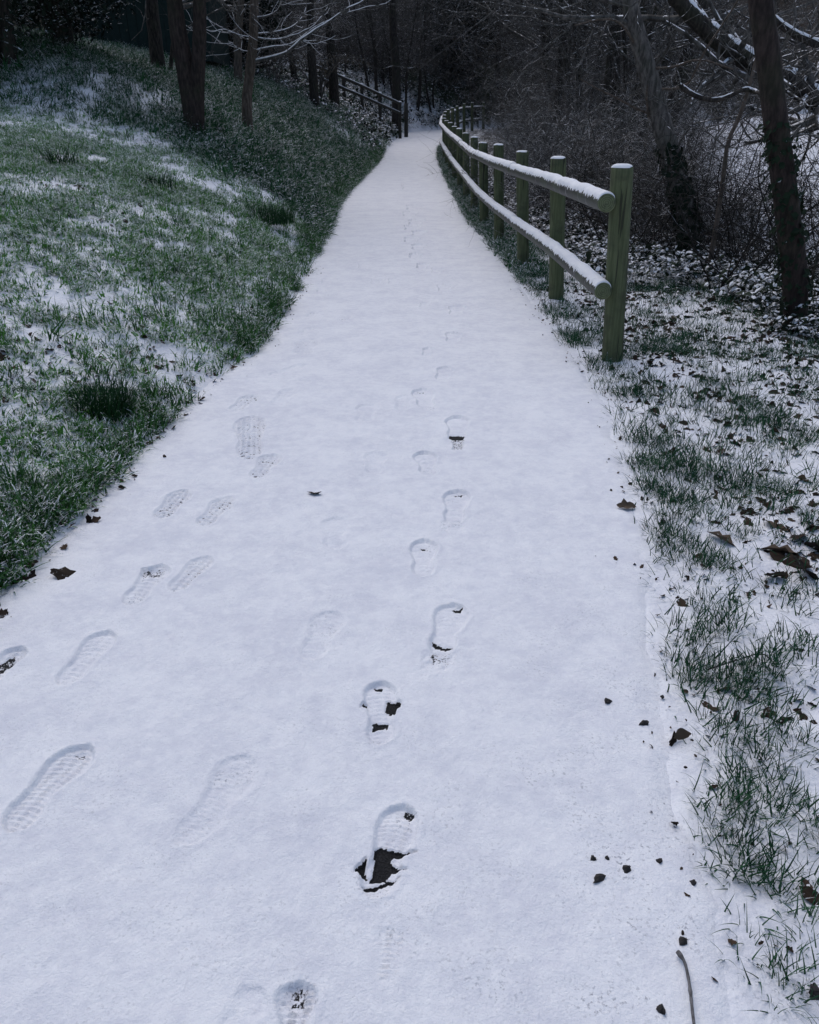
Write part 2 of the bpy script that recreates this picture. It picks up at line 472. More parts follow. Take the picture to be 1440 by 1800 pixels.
set_attr(gme, 'green', np.where(u > 0, 1 - .7 * sstep(6, 9, u), .25) * (1 - sstep(45, 60, Y)))
ground = tag(link('ground', gme), kind='structure')

# ------------------------------------------------------------------ path with footprints
ft = np.linspace(0, 1, 480)
tx = np.concatenate([np.linspace(-.16, .08, 26, endpoint=False), np.linspace(.08, .76, 330, endpoint=False), np.linspace(.76, 1.10, 56)])
pyv = rows(.45, 52, .0045, .0030)
TX, PY = np.meshgrid(tx, pyv)
PL, PR = edgeL(PY), edgeR(PY)
PX = PL + TX * (PR - PL)
z = zp(PY) + .020 + .004 * (fbm(PX, PY, .35, 4, 21) - .5) + .006 * (fbm(PX, PY, .06, 2, 22) - .5)
ins = np.minimum(PX - PL, PR - PX)
ins = ins + .20 * (fbm(PX, PY, .22, 4, 23) - .5)
wz = sstep(.07, -.06, ins)
z = z * (1 - wz) + wz * (H(PX, PY) - .014 - .05 * sstep(0, -.14, ins))
bare = np.zeros_like(z); thin = np.zeros_like(z)
thin += .6 * sstep(.75, .2, PR - PX) * sstep(3.2, 1.2, PY) + .3 * sstep(2.4, 1.0, PY)

def outline(s):
    "half width of a sole at s = 0 heel .. 1 toe"
    return np.interp(s, [-.02, 0, .04, .12, .22, .40, .58, .72, .84, .93, .98, 1.0, 1.02],
                     [0, .012, .026, .036, .038, .031, .042, .050, .047, .034, .018, .006, 0])
def footprint(toe, heel, depth=.012, tread=.5, seed=0, wide=1.0, keep=(0, 1), smear=0, rough=0, side=0):
    a = ground_at(*heel)[:2]; b = ground_at(*toe)[:2]
    L = np.linalg.norm(b - a); ax = (b - a) / L; nx = np.array([-ax[1], ax[0]])
    box = (np.abs(PX - (a[0] + b[0]) / 2) < L * .75 + .08) & (np.abs(PY - (a[1] + b[1]) / 2) < L * .75 + .10)
    x = PX[box] - a[0]; y = PY[box] - a[1]
    s = (x * ax[0] + y * ax[1]) / L; t = x * nx[0] + y * nx[1]
    t = t + .010 * (fbm(PX[box], PY[box], .05, 3, seed) - .5)
    sc_ = wide * max(L, .2) / .29
    curve = .012 * side * np.sin(np.clip(s, 0, 1) * math.pi)
    wd = outline(s) * sc_
    e = wd - np.abs(t - curve)                                     # >0 inside
    ends = np.minimum((s - keep[0]), (keep[1] - s)) * L
    e = np.minimum(e, ends + .004)
    sf = 1 if depth > .0075 else 2.4
    inn = sstep(-.003 * sf, .007 * sf, e)
    rim = np.exp(-((e + .010) / .008) ** 2) * .35 / sf
    pit = max(.0125, .0105 * float(a[1] + b[1]) / 2)
    ph = s * L / pit * 2 * math.pi
    tr = np.sin(ph + 5 * (t / .05) ** 2 + 3 * fbm(PX[box], PY[box], .06, 2, seed + 3))
    lug = tr * (.7 + .3 * np.sign(np.sin(t / .014 * math.pi)))
    n1 = fbm(PX[box], PY[box], .02, 3, seed + 5) - .5
    dz = -depth * inn * (.85 + .5 * (fbm(PX[box], PY[box], .09, 2, seed + 7) - .5)) + rim * depth * .5
    dz += inn * tread * .0062 * lug * sstep(0, .02, e) + inn * rough * .012 * n1
    # front wall pushed up, heel pushed in
    dz += -inn * depth * .12 * (sstep(.78, 1.0, s) + sstep(.16, 0, s))
    z[box] += dz
    thin[box] += inn * (.7 * tread + rough * 1.2)
    bare[box] = np.maximum(bare[box], sstep(.003, .012, e) * tread * .47 * np.clip(.3 - lug, 0, 1) * (.4 + 1.2 * fbm(PX[box], PY[box], .07, 2, seed + 11)))
    if smear:
        k = sstep(-.55, -.05, s) * sstep(.12, -.02, s) * sstep(.05 * sc_, .025 * sc_, np.abs(t))
        z[box] += k * (-.006 + .016 * (fbm(PX[box], PY[box], .018, 3, seed + 9) - .5)) * smear
        thin[box] += k * 1.6 * smear
        bare[box] = np.maximum(bare[box], k * .50 * smear * (.35 + 1.2 * (fbm(PX[box], PY[box], .025, 3, seed + 13) - .2)))
    return
def poly_mask(pts):
    q = np.array([ground_at(*p)[:2] for p in pts])
    lo = q.min(0) - .01; hi = q.max(0) + .01
    box = (PX > lo[0]) & (PX < hi[0]) & (PY > lo[1]) & (PY < hi[1])
    x = PX[box]; y = PY[box]; ins_ = np.zeros(len(x), bool)
    x = x + .016 * (fbm(x, y, .03, 3, 61) - .5); y = y + .022 * (fbm(x, y, .03, 3, 62) - .5)
    n = len(q)
    for i in range(n):
        (x1, y1), (x2, y2) = q[i], q[(i + 1) % n]
        c = ((y1 > y) != (y2 > y)) & (x < (x2 - x1) * (y - y1) / (y2 - y1 + 1e-12) + x1)
        ins_ ^= c
    return box, ins_
def bare_patch(pts, v=1.0):
    box, i = poly_mask(pts)
    b_ = bare[box]; b_[i] = np.maximum(b_[i], v); bare[box] = b_
    zz = z[box]; zz[i] = np.minimum(zz[i], zp(PY[box][i]) + .003); z[box] = zz

# single track of boots, near to far
footprint((712, 1428), (655, 1588), .012, .45, 1, 1.15)
footprint((670, 1208), (668, 1318), .012, .35, 2, 1.12)
footprint((800, 1070), (772, 1158), .0115, .3, 3, 1.15, smear=1.0)
footprint((745, 957), (744, 1020), .013, .3, 4, 1.1)
footprint((806, 868), (797, 926), .013, .35, 5, 1.1, smear=.7)
footprint((745, 800), (756, 842), .013, .5, 6, 1.15)
footprint((805, 737), (803, 776), .014, .3, 7, 1.15, smear=1.0)
footprint((742, 689), (750, 722), .012, .4, 8, 1.15, smear=.4)
footprint((785, 649), (776, 672), .012, .4, 9, 1.1)
footprint((755, 615), (748, 630), .010, .3, 10, 1.0)
footprint((799, 588), (795, 606), .012, .3, 11, 1.2)
footprint((805, 540), (800, 557), .010, .3, 12, 1.1)
footprint((782, 502), (781, 516), .009, .3, 13, 1.1)
# pairs of boots near the left edge
footprint((158, 1322), (22, 1472), .013, .7, 20, 1.1, side=1)
footprint((192, 1118), (112, 1214), .012, .5, 21, 1.1)
footprint((40, 1148), (-25, 1212), .014, .9, 22, 1.2, rough=1)
footprint((288, 1003), (228, 1072), .011, .7, 23, 1.15, rough=.5)
footprint((366, 988), (306, 1048), .009, 1.1, 24, 1.15)
footprint((325, 868), (282, 918), .011, 1.2, 25, 1.2, rough=.8)
footprint((402, 882), (356, 930), .008, 1.2, 26, 1.15)
footprint((440, 738), (440, 812), .009, 1.2, 27, .8, rough=.3)
footprint((482, 806), (450, 845), .008, 1.2, 28, 1.2)
footprint((446, 700), (412, 727), .010, 1.2, 29, 1.2, rough=.6)
footprint((515, 688), (486, 716), .007, .5, 30, 1.2)
footprint((540, 645), (474, 666), .007, .8, 31, .7)
footprint((545, 602), (530, 628), .006, .9, 32, 1.3)
footprint((552, 578), (530, 592), .007, .9, 33, 1.1)
footprint((556, 552), (542, 562), .007, .9, 34, 1.2)
footprint((612, 560), (590, 572), .005, .9, 35, 1.2)
footprint((590, 520), (560, 532), .004, .5, 36, 1.0)
# older prints, half filled with new snow
footprint((434, 1338), (322, 1494), .0074, .3, 40, 1.2, rough=.35, side=-1)
footprint((590, 918), (590, 972), .0073, .2, 41, 1.3)
footprint((585, 1085), (545, 1168), .0073, .25, 42, 1.3, rough=.3)
footprint((662, 800), (658, 838), .0073, .2, 43, 1.25)
footprint((648, 716), (640, 748), .0073, .2, 44, 1.25)
footprint((528, 1738), (510, 1860), .012, .9, 45, 1.2, rough=.8)
footprint((460, 1750), (400, 1830), .007, .2, 46, 1.2, rough=.4)
footprint((690, 1640), (680, 1740), .003, .5, 47, 1.1, rough=.15)
footprint((712, 700), (706, 728), .0073, .2, 48, 1.1)
for i, (px, py) in enumerate([(768, 478), (742, 470), (729, 452), (735, 436), (722, 424), (736, 412), (724, 402), (731, 392), (720, 378), (728, 366), (692, 497), (662, 497),
                              (745, 540), (640, 470), (715, 345), (722, 330), (712, 318), (575, 497), (566, 512)]):
    footprint((px + 3, py - 5), (px - 2, py + 5), .020 if 715 < px < 745 else .008, 0, 50 + i, 1.1)
bare_patch([(668, 1497), (690, 1500), (737, 1504), (712, 1511), (690, 1518), (684, 1523), (690, 1530), (719, 1538), (690, 1545), (676, 1558), (645, 1557), (655, 1545), (660, 1525), (655, 1510)])
bare_patch([(626, 1538), (636, 1521), (648, 1517), (638, 1535), (641, 1555), (632, 1550)])
bare_patch([(638, 1566), (660, 1571), (680, 1560), (704, 1555), (700, 1560), (684, 1566), (664, 1577), (645, 1574)])
bare_patch([(712, 1434), (724, 1436), (730, 1445), (718, 1449), (708, 1443)], .62)
bare_patch([(676, 1243), (704, 1239), (704, 1254), (692, 1265), (678, 1258)], .9)
bare_patch([(654, 1280), (682, 1279), (684, 1287), (656, 1292)], .95)
bare_patch([(630, 1254), (646, 1246), (646, 1255)], .9)
bare_patch([(660, 1216), (674, 1215), (676, 1222), (664, 1223)], .8)
bare_patch([(758, 1135), (774, 1140), (797, 1143), (782, 1149), (762, 1143)], .95)
bare_patch([(792, 1074), (814, 1076), (810, 1081), (796, 1081)], .75)
bare_patch([(786, 770), (820, 770), (816, 776), (790, 776)], .8)
bare_patch([(793, 775), (814, 776), (812, 795), (797, 795)], .45)
bare_patch([(735, 692), (746, 692), (746, 695), (736, 695)], .7)
bare_patch([(737, 968), (755, 968), (754, 971), (740, 972)], .6)
bare_patch([(796, 873), (814, 874), (812, 878), (800, 878)], .55)
bare_patch([(252, 1008), (288, 1008), (286, 1018), (250, 1020)], .48)
bare_patch([(-5, 1176), (25, 1160), (30, 1172), (10, 1186), (-5, 1192)], .6)
bare_patch([(135, 1330), (155, 1334), (150, 1340), (138, 1340)], .55)
bare_patch([(508, 1745), (535, 1742), (540, 1770), (515, 1775)], .5)
pme = grid_mesh('path', PX, PY, z, M['path'])
set_attr(pme, 'bare', bare); set_attr(pme, 'thin', np.clip(thin, 0, 2))
path = tag(link('path', pme), kind='structure')

# ------------------------------------------------------------------ fence right of the path
FY = [5.67, 8.0, 9.95, 12.2] + [12.2 + 2.18 * i for i in range(1, 17)]
fx_i = smooth_interp([0, 5.6, 8, 10, 12.2, 15, 20, 25, 30, 34.4, 36.6, 38.8, 41, 43, 45, 47, 49], [1.47, 1.47, 1.455, 1.37, 1.31, 1.27, 1.24, 1.2, 1.2, 1.42, 1.66, 1.95, 2.3, 2.7, 3.2, 3.9, 4.6])
fence = empty('post_and_rail_fence', (1.47, 5.67, 0), 'weathered round-post timber fence with snow-topped rails curving along the right of the path', 'fence')
FO = np.array(fence.location)
POSTH = 1.325
def disc_dome(mb, c, r, h, sides=20, rings=4, mi=0):
    V = []; 
    for k in range(rings + 1):
        a = k / rings * math.pi / 2
        rr = r * math.cos(a) ** .6 if k < rings else 0.001
        for j in range(sides):
            t = j * 2 * math.pi / sides
            q = 1 + (.06 * math.sin(3 * t + c[0] * 9) if k == 0 else 0)
            V.append((c[0] + rr * q * math.cos(t), c[1] + rr * q * math.sin(t), c[2] + h * math.sin(a)))
    F = [(k * sides + j, k * sides + (j + 1) % sides, (k + 1) * sides + (j + 1) % sides, (k + 1) * sides + j) for k in range(rings) for j in range(sides)]
    mb.add(V, F, mi)
post_tops = []
for i, y in enumerate(FY):
    x = float(fx_i(y)); g = float(H0(x, y)); r = .071 + .004 * random.random()
    hh = POSTH + random.uniform(-.025, .025) * (i > 0)
    lean = -.085 if i < 5 else -.05
    lean += random.uniform(-.015, .015); ly = random.uniform(-.015, .015)
    mb = MB()
    ts = np.array([-.25, 0, .1, .3, .5, .7, .85, hh - .05, hh - .012, hh])
    P = np.stack([x + lean * ts / hh, y + ly * ts / hh, g + ts], 1)
    rr = np.array([r] * 8 + [r * .985, r * .88]) * np.r_[1.05, 1.04, 1.02, np.ones(7)]
    sides = 22 if i < 6 else 12
    mb.tube(P, rr, sides, cap=True, lump=.02)
    po = mb.build('post', M['post'], fence, FO)
    cap = MB(); disc_dome(cap, P[-1] + np.array([0, 0, -.008]), r * .96, .018 + .012 * random.random(), sides)
    c = cap.mesh('snow_cap', M['snow'], FO); link('snow_cap', c, po)
    post_tops.append(P[-1])

def rail_curve(zh, y0, y1, n):
    yy = np.linspace(y0, y1, n); xx = fx_i(yy)
    ln = np.interp(yy, [5, 14, 20], [-.085, -.08, -.05]) * zh / POSTH
    dx = np.gradient(xx, yy)
    nx = -1 / np.sqrt(1 + dx * dx); ny = dx / np.sqrt(1 + dx * dx)
    off = .108
    return np.stack([xx + ln + nx * off, yy + ny * off, H0(xx, yy) + zh], 1)
for zh in (1.115, .555):
    k = 0
    while k < len(FY) - 1:
        k2 = min(k + 2, len(FY) - 1)
        ya = FY[k] - (.10 if k == 0 else -.004); yb = FY[k2]
        n = 24 if k < 6 else 12
        P = rail_curve(zh + random.uniform(-.012, .012), ya, yb, n)
        r0 = .061 + random.uniform(-.004, .004)
        rr = r0 * (1 + .03 * np.sin(np.linspace(0, random.uniform(3, 8), n)))
        mb = MB(); mb.tube(P, rr, 20 if k < 6 else 10, lump=.02)
        ra = mb.build('rail', M['rail'], fence, FO)
        # sawn ends
        for e, sgn in ((0, -1), (n - 1, 1)):
            if e and k > 3: continue
            cm = MB(); T = (P[1] - P[0]) if e == 0 else (P[-1] - P[-2]); T /= np.linalg.norm(T)
            A = np.cross(T, (0, 0, 1)); A /= np.linalg.norm(A); B = np.cross(A, T)
            C = np.zeros(3)
            V = [C + T * sgn * .004]; sides = 24
            for q in (1.0, 1.0):
                pass
            for rq, dz_ in ((.55, .004), (.93, .0035), (1.0, .0)):
                for j in range(sides):
                    th = j * 2 * math.pi / sides
                    V.append(C + rr[e] * 1.003 * rq * (math.cos(th) * A + math.sin(th) * B) + T * sgn * dz_)
            F = [(0, 1 + j, 1 + (j + 1) % sides) for j in range(sides)]
            for q in range(2):
                F += [(1 + q * sides + j, 1 + (q + 1) * sides + j, 1 + (q + 1) * sides + (j + 1) % sides, 1 + q * sides + (j + 1) % sides) for j in range(sides)]
            cm.add(V, F); link('sawn_end', cm.mesh('sawn_end', M['end']), ra, P[e] - FO)
        # snow lying on top, ragged lower fringe
        st = .011 if k < 4 else (.03 if k < 9 else .08)
        L = np.linalg.norm(np.diff(P, axis=0), axis=1).sum(); m_ = int(L / st)
        Q = resample(P, m_); Rr = np.interp(np.linspace(0, 1, m_), np.linspace(0, 1, n), rr)
        T = np.gradient(Q, axis=0); T /= np.linalg.norm(T, axis=1)[:, None]
        A = np.cross(T, (0, 0, 1.)); A /= np.linalg.norm(A, axis=1)[:, None]; B = np.cross(A, T)
        al = np.arange(m_) * st
        hth = .0135 + .011 * (fbm(al, al * 0 + k, .25, 3, 4) - .5) * 2 + .05 * np.exp(-((al - (0 if k == 0 else 0)) / .06) ** 2) * 0
        teeth = np.clip(rng.normal(0, .16, m_), -.3, .45) + .25 * (fbm(al, al * 0, .12, 3, 8 + k) - .5)
        teeth2 = np.clip(rng.normal(0, .16, m_), -.3, .45) + .25 * (fbm(al, al * 0 + 9, .12, 3, 8 + k) - .5)
        a0 = R(28) - teeth; a1 = R(152) + teeth2                  # right and left lower edges
        nA = 9; V = np.zeros((m_, nA, 3))
        for j in range(nA):
            f = j / (nA - 1); th = a0 * (1 - f) + a1 * f
            prof = .002 + hth * np.sin(math.pi * f) ** .55 * (.7 + .3 * np.sin(th))
            V[:, j] = Q + (Rr + prof)[:, None] * (np.cos(th)[:, None] * A + np.sin(th)[:, None] * B)
        if k == 0:                                                  # rounded front end
            for j in range(nA): V[0, j] = Q[0] + (V[0, j] - Q[0]) * .98; V[:2, j, 1] += .0
        i_ = np.arange(m_ * nA).reshape(m_, nA)
        F = np.stack([i_[:-1, :-1], i_[1:, :-1], i_[1:, 1:], i_[:-1, 1:]], -1).reshape(-1, 4)
        F = [tuple(f) for f in F]
        VV = list(V.reshape(-1, 3))
        for row in (0, m_ - 1):
            F.append(tuple(i_[row] if row == 0 else i_[row][::-1]))
        sn = make_mesh('snow_layer', np.array(VV) - FO, F, M['snow'])
        link('snow_layer', sn, ra)
        k = k2

# ------------------------------------------------------------------ hand-rail up the far bank
hr = empty('wooden_handrail', ground_at(703, 236), 'dark timber handrail with two snow-lined rails climbing the far left bank', 'handrail')
HO = np.array(hr.location)
HP = [(703, 39.8, -.05), (668, 38.6, .1), (636, 37.6, 0), (604, 36.8, 0), (575, 36.2, 0), (548, 35.8, 0)]
tops = []
topy = {703: 182, 668: 166, 636: 151, 604: 137, 575: 124, 548: 113}
for px, d, _ in HP:
    t = at(px, topy[px], d); gz = float(H0(t[0], t[1]))
    mb = MB(); mb.tube(resample([(t[0], t[1], gz - .2), (t[0], t[1], t[2] + .06)], 5), .075, 8, cap=True)
    p = mb.build('post', M['dark_wood'], hr, HO)
    cp = MB(); disc_dome(cp, (t[0], t[1], t[2] + .06), .078, .05, 8, 3); link('snow_cap', cp.mesh('snow_cap', M['snow'], HO), p)
    tops.append(t)
x2 = at(714, 186, 40.6)
mb = MB(); mb.tube(resample([(x2[0], x2[1], float(H0(x2[0], x2[1])) - .2), (x2[0], x2[1], x2[2] + .1)], 4), .09, 8, cap=True); mb.build('post', M['dark_wood'], hr, HO)
tops = np.array(tops)
for dz in (0, -.38):
    for i in range(len(tops) - 1):
        a, b = tops[i] + (0, -.1, dz), tops[i + 1] + (0, -.1, dz)
        mb = MB(); mb.tube(resample([a, b], 4), .055, 7); ra = mb.build('rail', M['dark_wood'], hr, HO)
        mb = MB(); mb.tube(resample([a + (0, 0, .05), b + (0, 0, .045)], 10), .024, 6, lump=.4); link('snow_layer', mb.mesh('snow_layer', M['snow'], HO), ra)

# ------------------------------------------------------------------ trees
def unit(v): return v / (np.linalg.norm(v) + 1e-9)
def grow(out, rg, p, d, L, r, lvl, maxl, kids, curl=.25, grav=.05, seg=None, ratio=.5, spread=.9):
    n = seg or max(3, int(5 - lvl) + 2)
    P = [np.array(p, float)]; d = unit(np.array(d, float))
    for i in range(n):
        d = unit(d + rg.normal(0, curl / math.sqrt(n) * 1.2, 3) + np.array([0, 0, grav]))
        P.append(P[-1] + d * L / n)
    P = np.array(P); rr = r * np.linspace(1, .35 if lvl < maxl else .3, n + 1)
    out.append((P, rr, lvl))
    if lvl >= maxl: return
    for k in range(kids[lvl]):
        f = rg.uniform(.25 if lvl else .3, 1.0); i = min(n - 1, int(f * n))
        q = P[i] + (P[i + 1] - P[i]) * (f * n - i)
        t = unit(P[i + 1] - P[i]); s = rg.normal(0, 1, 3); s = unit(s - t * s.dot(t))
        nd = unit(t * rg.uniform(.35, .9) + s * spread)
        grow(out, rg, q, nd, L * ratio * rg.uniform(.7, 1.25), max(rr[i] * rg.uniform(.4, .62), .0035), lvl + 1, maxl, kids, curl, grav, None, ratio, spread)
def tubes(branches, lv, sides):
    mb = MB()
    for P, r, l in branches:
        if l in lv: mb.tube(P, r, sides.get(l, 3))
    return mb

def proto_tree(seed, h, r, kids=(14, 8, 4), lean=.1, low=.25):
    rg = np.random.default_rng(seed); out = []
    n = 9; d = unit(np.array([rg.normal(0, lean), rg.normal(0, lean), 1])); P = [np.array([0, 0, -.3])]
    for i in range(n):
        d = unit(d + rg.normal(0, .06, 3) + (0, 0, .05)); P.append(P[-1] + d * (h + .3) / n)
    P = np.array(P); rr = r * np.linspace(1.15, .25, n + 1); out.append((P, rr, 0))
    for k in range(kids[0]):
        f = rg.uniform(low, 1) ** .85; i = min(n - 1, int(f * n)); q = P[i] + (P[i + 1] - P[i]) * (f * n - i)
        a = rg.uniform(0, 2 * math.pi); nd = np.array([math.cos(a), math.sin(a), rg.uniform(.1, 1.0)])
        grow(out, rg, q, nd, h * .38 * rg.uniform(.6, 1.2) * (1.15 - .5 * f), max(rr[i] * .42, .006), 1, 3, (0,) + kids[1:], .35, .03, ratio=.55)
    t = tubes(out, {0}, {0: 9}).mesh('trunk', M['bark']); b = tubes(out, {1, 2, 3}, {1: 4}).mesh('branches', M['twig'])
    return t, b
def proto_shrub(seed, h, stems=16, kids=(9, 5), spread=.55, r=.016, droop=.02, mat=None):
    rg = np.random.default_rng(seed); out = []
    for k in range(stems):
        a = rg.uniform(0, 2 * math.pi); q = rg.uniform(0, .3)
        d = np.array([math.cos(a) * spread * rg.uniform(.2, 1.3), math.sin(a) * spread * rg.uniform(.2, 1.3), 1])
        grow(out, rg, (math.cos(a) * q, math.sin(a) * q, -.1), d, h * rg.uniform(.6, 1.1), r * rg.uniform(.7, 1.4), 0, 2, kids, .4, -droop, 6, .45, .9)
    return tubes(out, {0}, {0: 4}).mesh('stems', mat or M['twig']), tubes(out, {1, 2}, {}).mesh('twigs', mat or M['twig_snow'])
protoT = [proto_tree(100 + i, h, r) for i, (h, r) in enumerate([(11, .13), (9, .10), (12, .17), (8, .08), (10, .11)])]
M['twig_pale'] = mat_bark('pale_twig_bark', (.06, .055, .050), (.17, .155, .14), .2, moss_amt=.1, scale=.3, up=.6)
M['hedge'] = mat_bark('hedge_twig_bark', (.010, .010, .009), (.035, .031, .029), .10, moss_amt=.1, scale=.3, up=.6)
protoS = [proto_shrub(200 + i, h, s, (9, 5) if i not in (2, 1) else (6, 4), mat=(None, M['twig_pale'], M['twig_pale'], None, None)[i], r=.016 if i != 2 else .02) for i, (h, s) in enumerate([(3.2, 18), (2.6, 16), (4.2, 18), (2.0, 14), (5.0, 20)])]
protoH = [proto_shrub(230 + i, h, s, (7, 4), .8, .013, .05, M['hedge']) for i, (h, s) in enumerate([(2.4, 9), (2.0, 8), (2.8, 9)])]

def plant_tree(i, x, y, s, rz, label, group, cat='tree', name='bare_tree'):
    t, b = protoT[i % 5]
    o = empty(name, (x, y, float(H0(x, y))), label, cat, group); o.rotation_euler = (0, 0, rz); o.scale = (s,) * 3
    link('trunk', t, o); link('branches', b, o)
def plant_shrub(i, x, y, s, rz, label, group, cat='shrub', name='bare_shrub', protos=None):
    t, b = (protos or protoS)[i % len(protos or protoS)]
    o = empty(name, (x, y, float(H0(x, y))), label, cat, group); o.rotation_euler = (0, 0, rz); o.scale = (s,) * 3
    link('stems', t, o); link('twigs', b, o)
U = random.uniform
# wood right of the fence
G1 = ('slender bare dark tree in the dense wood behind the right-hand fence', 'bare trees in the wood behind the fence')
S1 = ('tangled bare twiggy shrub in the dark thicket behind the right-hand fence', 'bare shrubs in the thicket behind the fence')
n = 0
for y in np.arange(20, 58, 2.2):
    for _ in range(3):
        lat = U(.14, .26) if y < 48 else U(.12, .33)
        x = max(lat * y, float(fx_i(min(y, 48))) + 2.6 + .8 * (y > 18)) + U(-.2, .8)
        if lat * y < float(fx_i(min(y, 48))) + 1.0: x += U(0, 3)
        plant_tree(n, x, y + U(-1, 1), U(.75, 1.2), U(0, 6.28), *G1); n += 1
for y in np.arange(11, 56, 1.15):
    for _ in range(3):
        lat = U(.09, .26) if y > 48 else (U(.135, .26) if y > 22 else U(.10, .20)); x = max(lat * y, float(fx_i(min(y, 48))) + (1.5, 1.5, 2.4, 1.2, 3.0)[n % 5]) + U(0, .8)
        plant_shrub((0, 1, 3)[n % 3] if y < 22 else n, x, y, U(.55, .9) if y < 22 else U(.7, 1.15), U(0, 6.28), *S1); n += 1
# beyond the bend of the path
G2 = ('thin bare tree standing where the path disappears round the bend', 'bare trees beyond the bend of the path')
S2 = ('bare twiggy bush on the snowy bank beyond the bend of the path', 'bare bushes beyond the bend of the path')
for k in range(26):
    y = U(50, 66); x = U(-9, 14); plant_tree(n, x, y, U(.8, 1.3), U(0, 6.28), *G2); n += 1
for k in range(44):
    y = U(48, 64); x = U(-9, 12)
    if x > float(edgeL(y)) - .5 and y < 54: x = float(edgeL(y)) - U(.6, 4)
    plant_shrub(n, x, y, U(.7, 1.3), U(0, 6.28), *S2); n += 1
for k in range(22):
    y = U(44, 53); px = U(620, 800); x = (px - 720) / FPX * y * CP
    if x > float(edgeL(y)) - .5: x = float(edgeL(y)) - U(.6, 2.5)
    plant_tree((1, 3)[k % 2], x, y, U(.55, .85), U(0, 6.28), 'slim bare tree on the snowy slope at the far end of the path', 'slim trees at the far end of the path')
# left, behind the bank
G3 = ('bare woodland tree up the left bank behind the near trees', 'bare trees up the left bank')
S3 = ('bare twiggy bush up the left bank behind the near trees', 'bare bushes up the left bank')
for k in range(30):
    y = U(30, 56); x = U(-.42, -.06) * y - 2.0
    plant_tree(n, x, y, U(.7, 1.1), U(0, 6.28), *G3); n += 1
for k in range(46):
    y = U(29, 54); x = U(-.40, -.06) * y - 2.2
    plant_shrub(n, x, y, U(.6, 1.1), U(0, 6.28), *S3); n += 1
# hillside beyond
G4 = ('bare tree on the dark wooded hillside far behind everything', 'bare trees on the far hillside')
for k in range(64):
    y = U(62, 84); x = U(-.62, .66) * y
    plant_tree(n, x, y, U(1.0, 1.5), U(0, 6.28), *G4); n += 1
S4 = ('bare scrub bush at the far edge of the snowy field on the right', 'scrub at the far edge of the field')
for k in range(36):
    y = U(52, 66); x = U(.15, .66) * y
    plant_shrub(n, x, y, U(.8, 1.4), U(0, 6.28), *S4); n += 1

# --- individual trees -------------------------------------------------
def limb(mb, pts, r0, r1, n=14, sides=8, lump=.04):
    P = resample(pts, n); mb.tube(P, np.linspace(r0, r1, n) , sides, lump=lump); return P
def snow_on(P, r, n=None, w=.8, gap=.15):
    "ridge of snow along the upper side of a limb"
    mb = MB(); n = n or len(P) * 2
    Q = resample(P, n); rr = np.interp(np.linspace(0, 1, n), np.linspace(0, 1, len(r)), r)
    T = np.gradient(Q, axis=0); T /= np.linalg.norm(T, axis=1)[:, None]
    flat = 1 - np.abs(T[:, 2])
    run = []
    for i in range(n):
        ok = flat[i] > .12 and rng.random() > gap * .25
        if ok: run.append(i)
        if (not ok or i == n - 1):
            if len(run) > 2:
                k = np.array(run); rad = rr[k] * w * (.8 + .4 * rng.random(len(k))) + .0015
                rad[0] *= .3; rad[-1] *= .3
                mb.tube(Q[k] + np.stack([0 * k, 0 * k, rr[k] * .75 + .003], 1), rad, 6)
            run = []
    return mb if mb.n else None
def side_twigs(rg, P, r, count, L, lvl=1, kids=(0, 4, 3), grav=.04, toward=None):
    out = []
    for k in range(count):
        i = rg.integers(1, len(P) - 1); t = unit(P[i + 1] - P[i - 1]); s = rg.normal(0, 1, 3); s = unit(s - t * s.dot(t))
        if toward is not None: s = unit(s + toward)
        grow(out, rg, P[i], unit(t * rg.uniform(.3, .9) + s), L * rg.uniform(.5, 1.2), max(np.interp(i, range(len(r)), r) * .45, .004) if len(r) == len(P) else .008, lvl, 3, kids, .35, grav, ratio=.55)
    return out

# twin-stemmed tree on the bank
d = 14.0; b0 = at(343, 240, d); b0[2] = float(H0(b0[0], d)) - .03
t = empty('twin_stemmed_tree', b0, 'dark bare tree with two upright stems on the grassy bank', 'tree')
mb = MB()
A = limb(mb, [b0 - (0, 0, .2), at(340, 205, d), at(331, 150, d), at(320, 90, d), at(311, 40, d), at(302, -60, d), at(285, -300, d)], .17, .07, 24, 12, .06)
Bq = limb(mb, [at(346, 215, d), at(346, 170, d), at(349, 110, d - .05), at(351, 50, d - .05), at(352, -60, d - .1), at(372, -300, d)], .125, .06, 22, 12, .06)
mb.build('trunk', M['bark_red'], t, b0)
rg = np.random.default_rng(31)
out = side_twigs(rg, A[10:], np.linspace(.1, .05, 14), 14, 2.2) + side_twigs(rg, Bq[9:], np.linspace(.1, .05, 13), 14, 2.2)
tubes(out, {1, 2, 3}, {1: 4}).build('branches', M['twig'], t, b0)

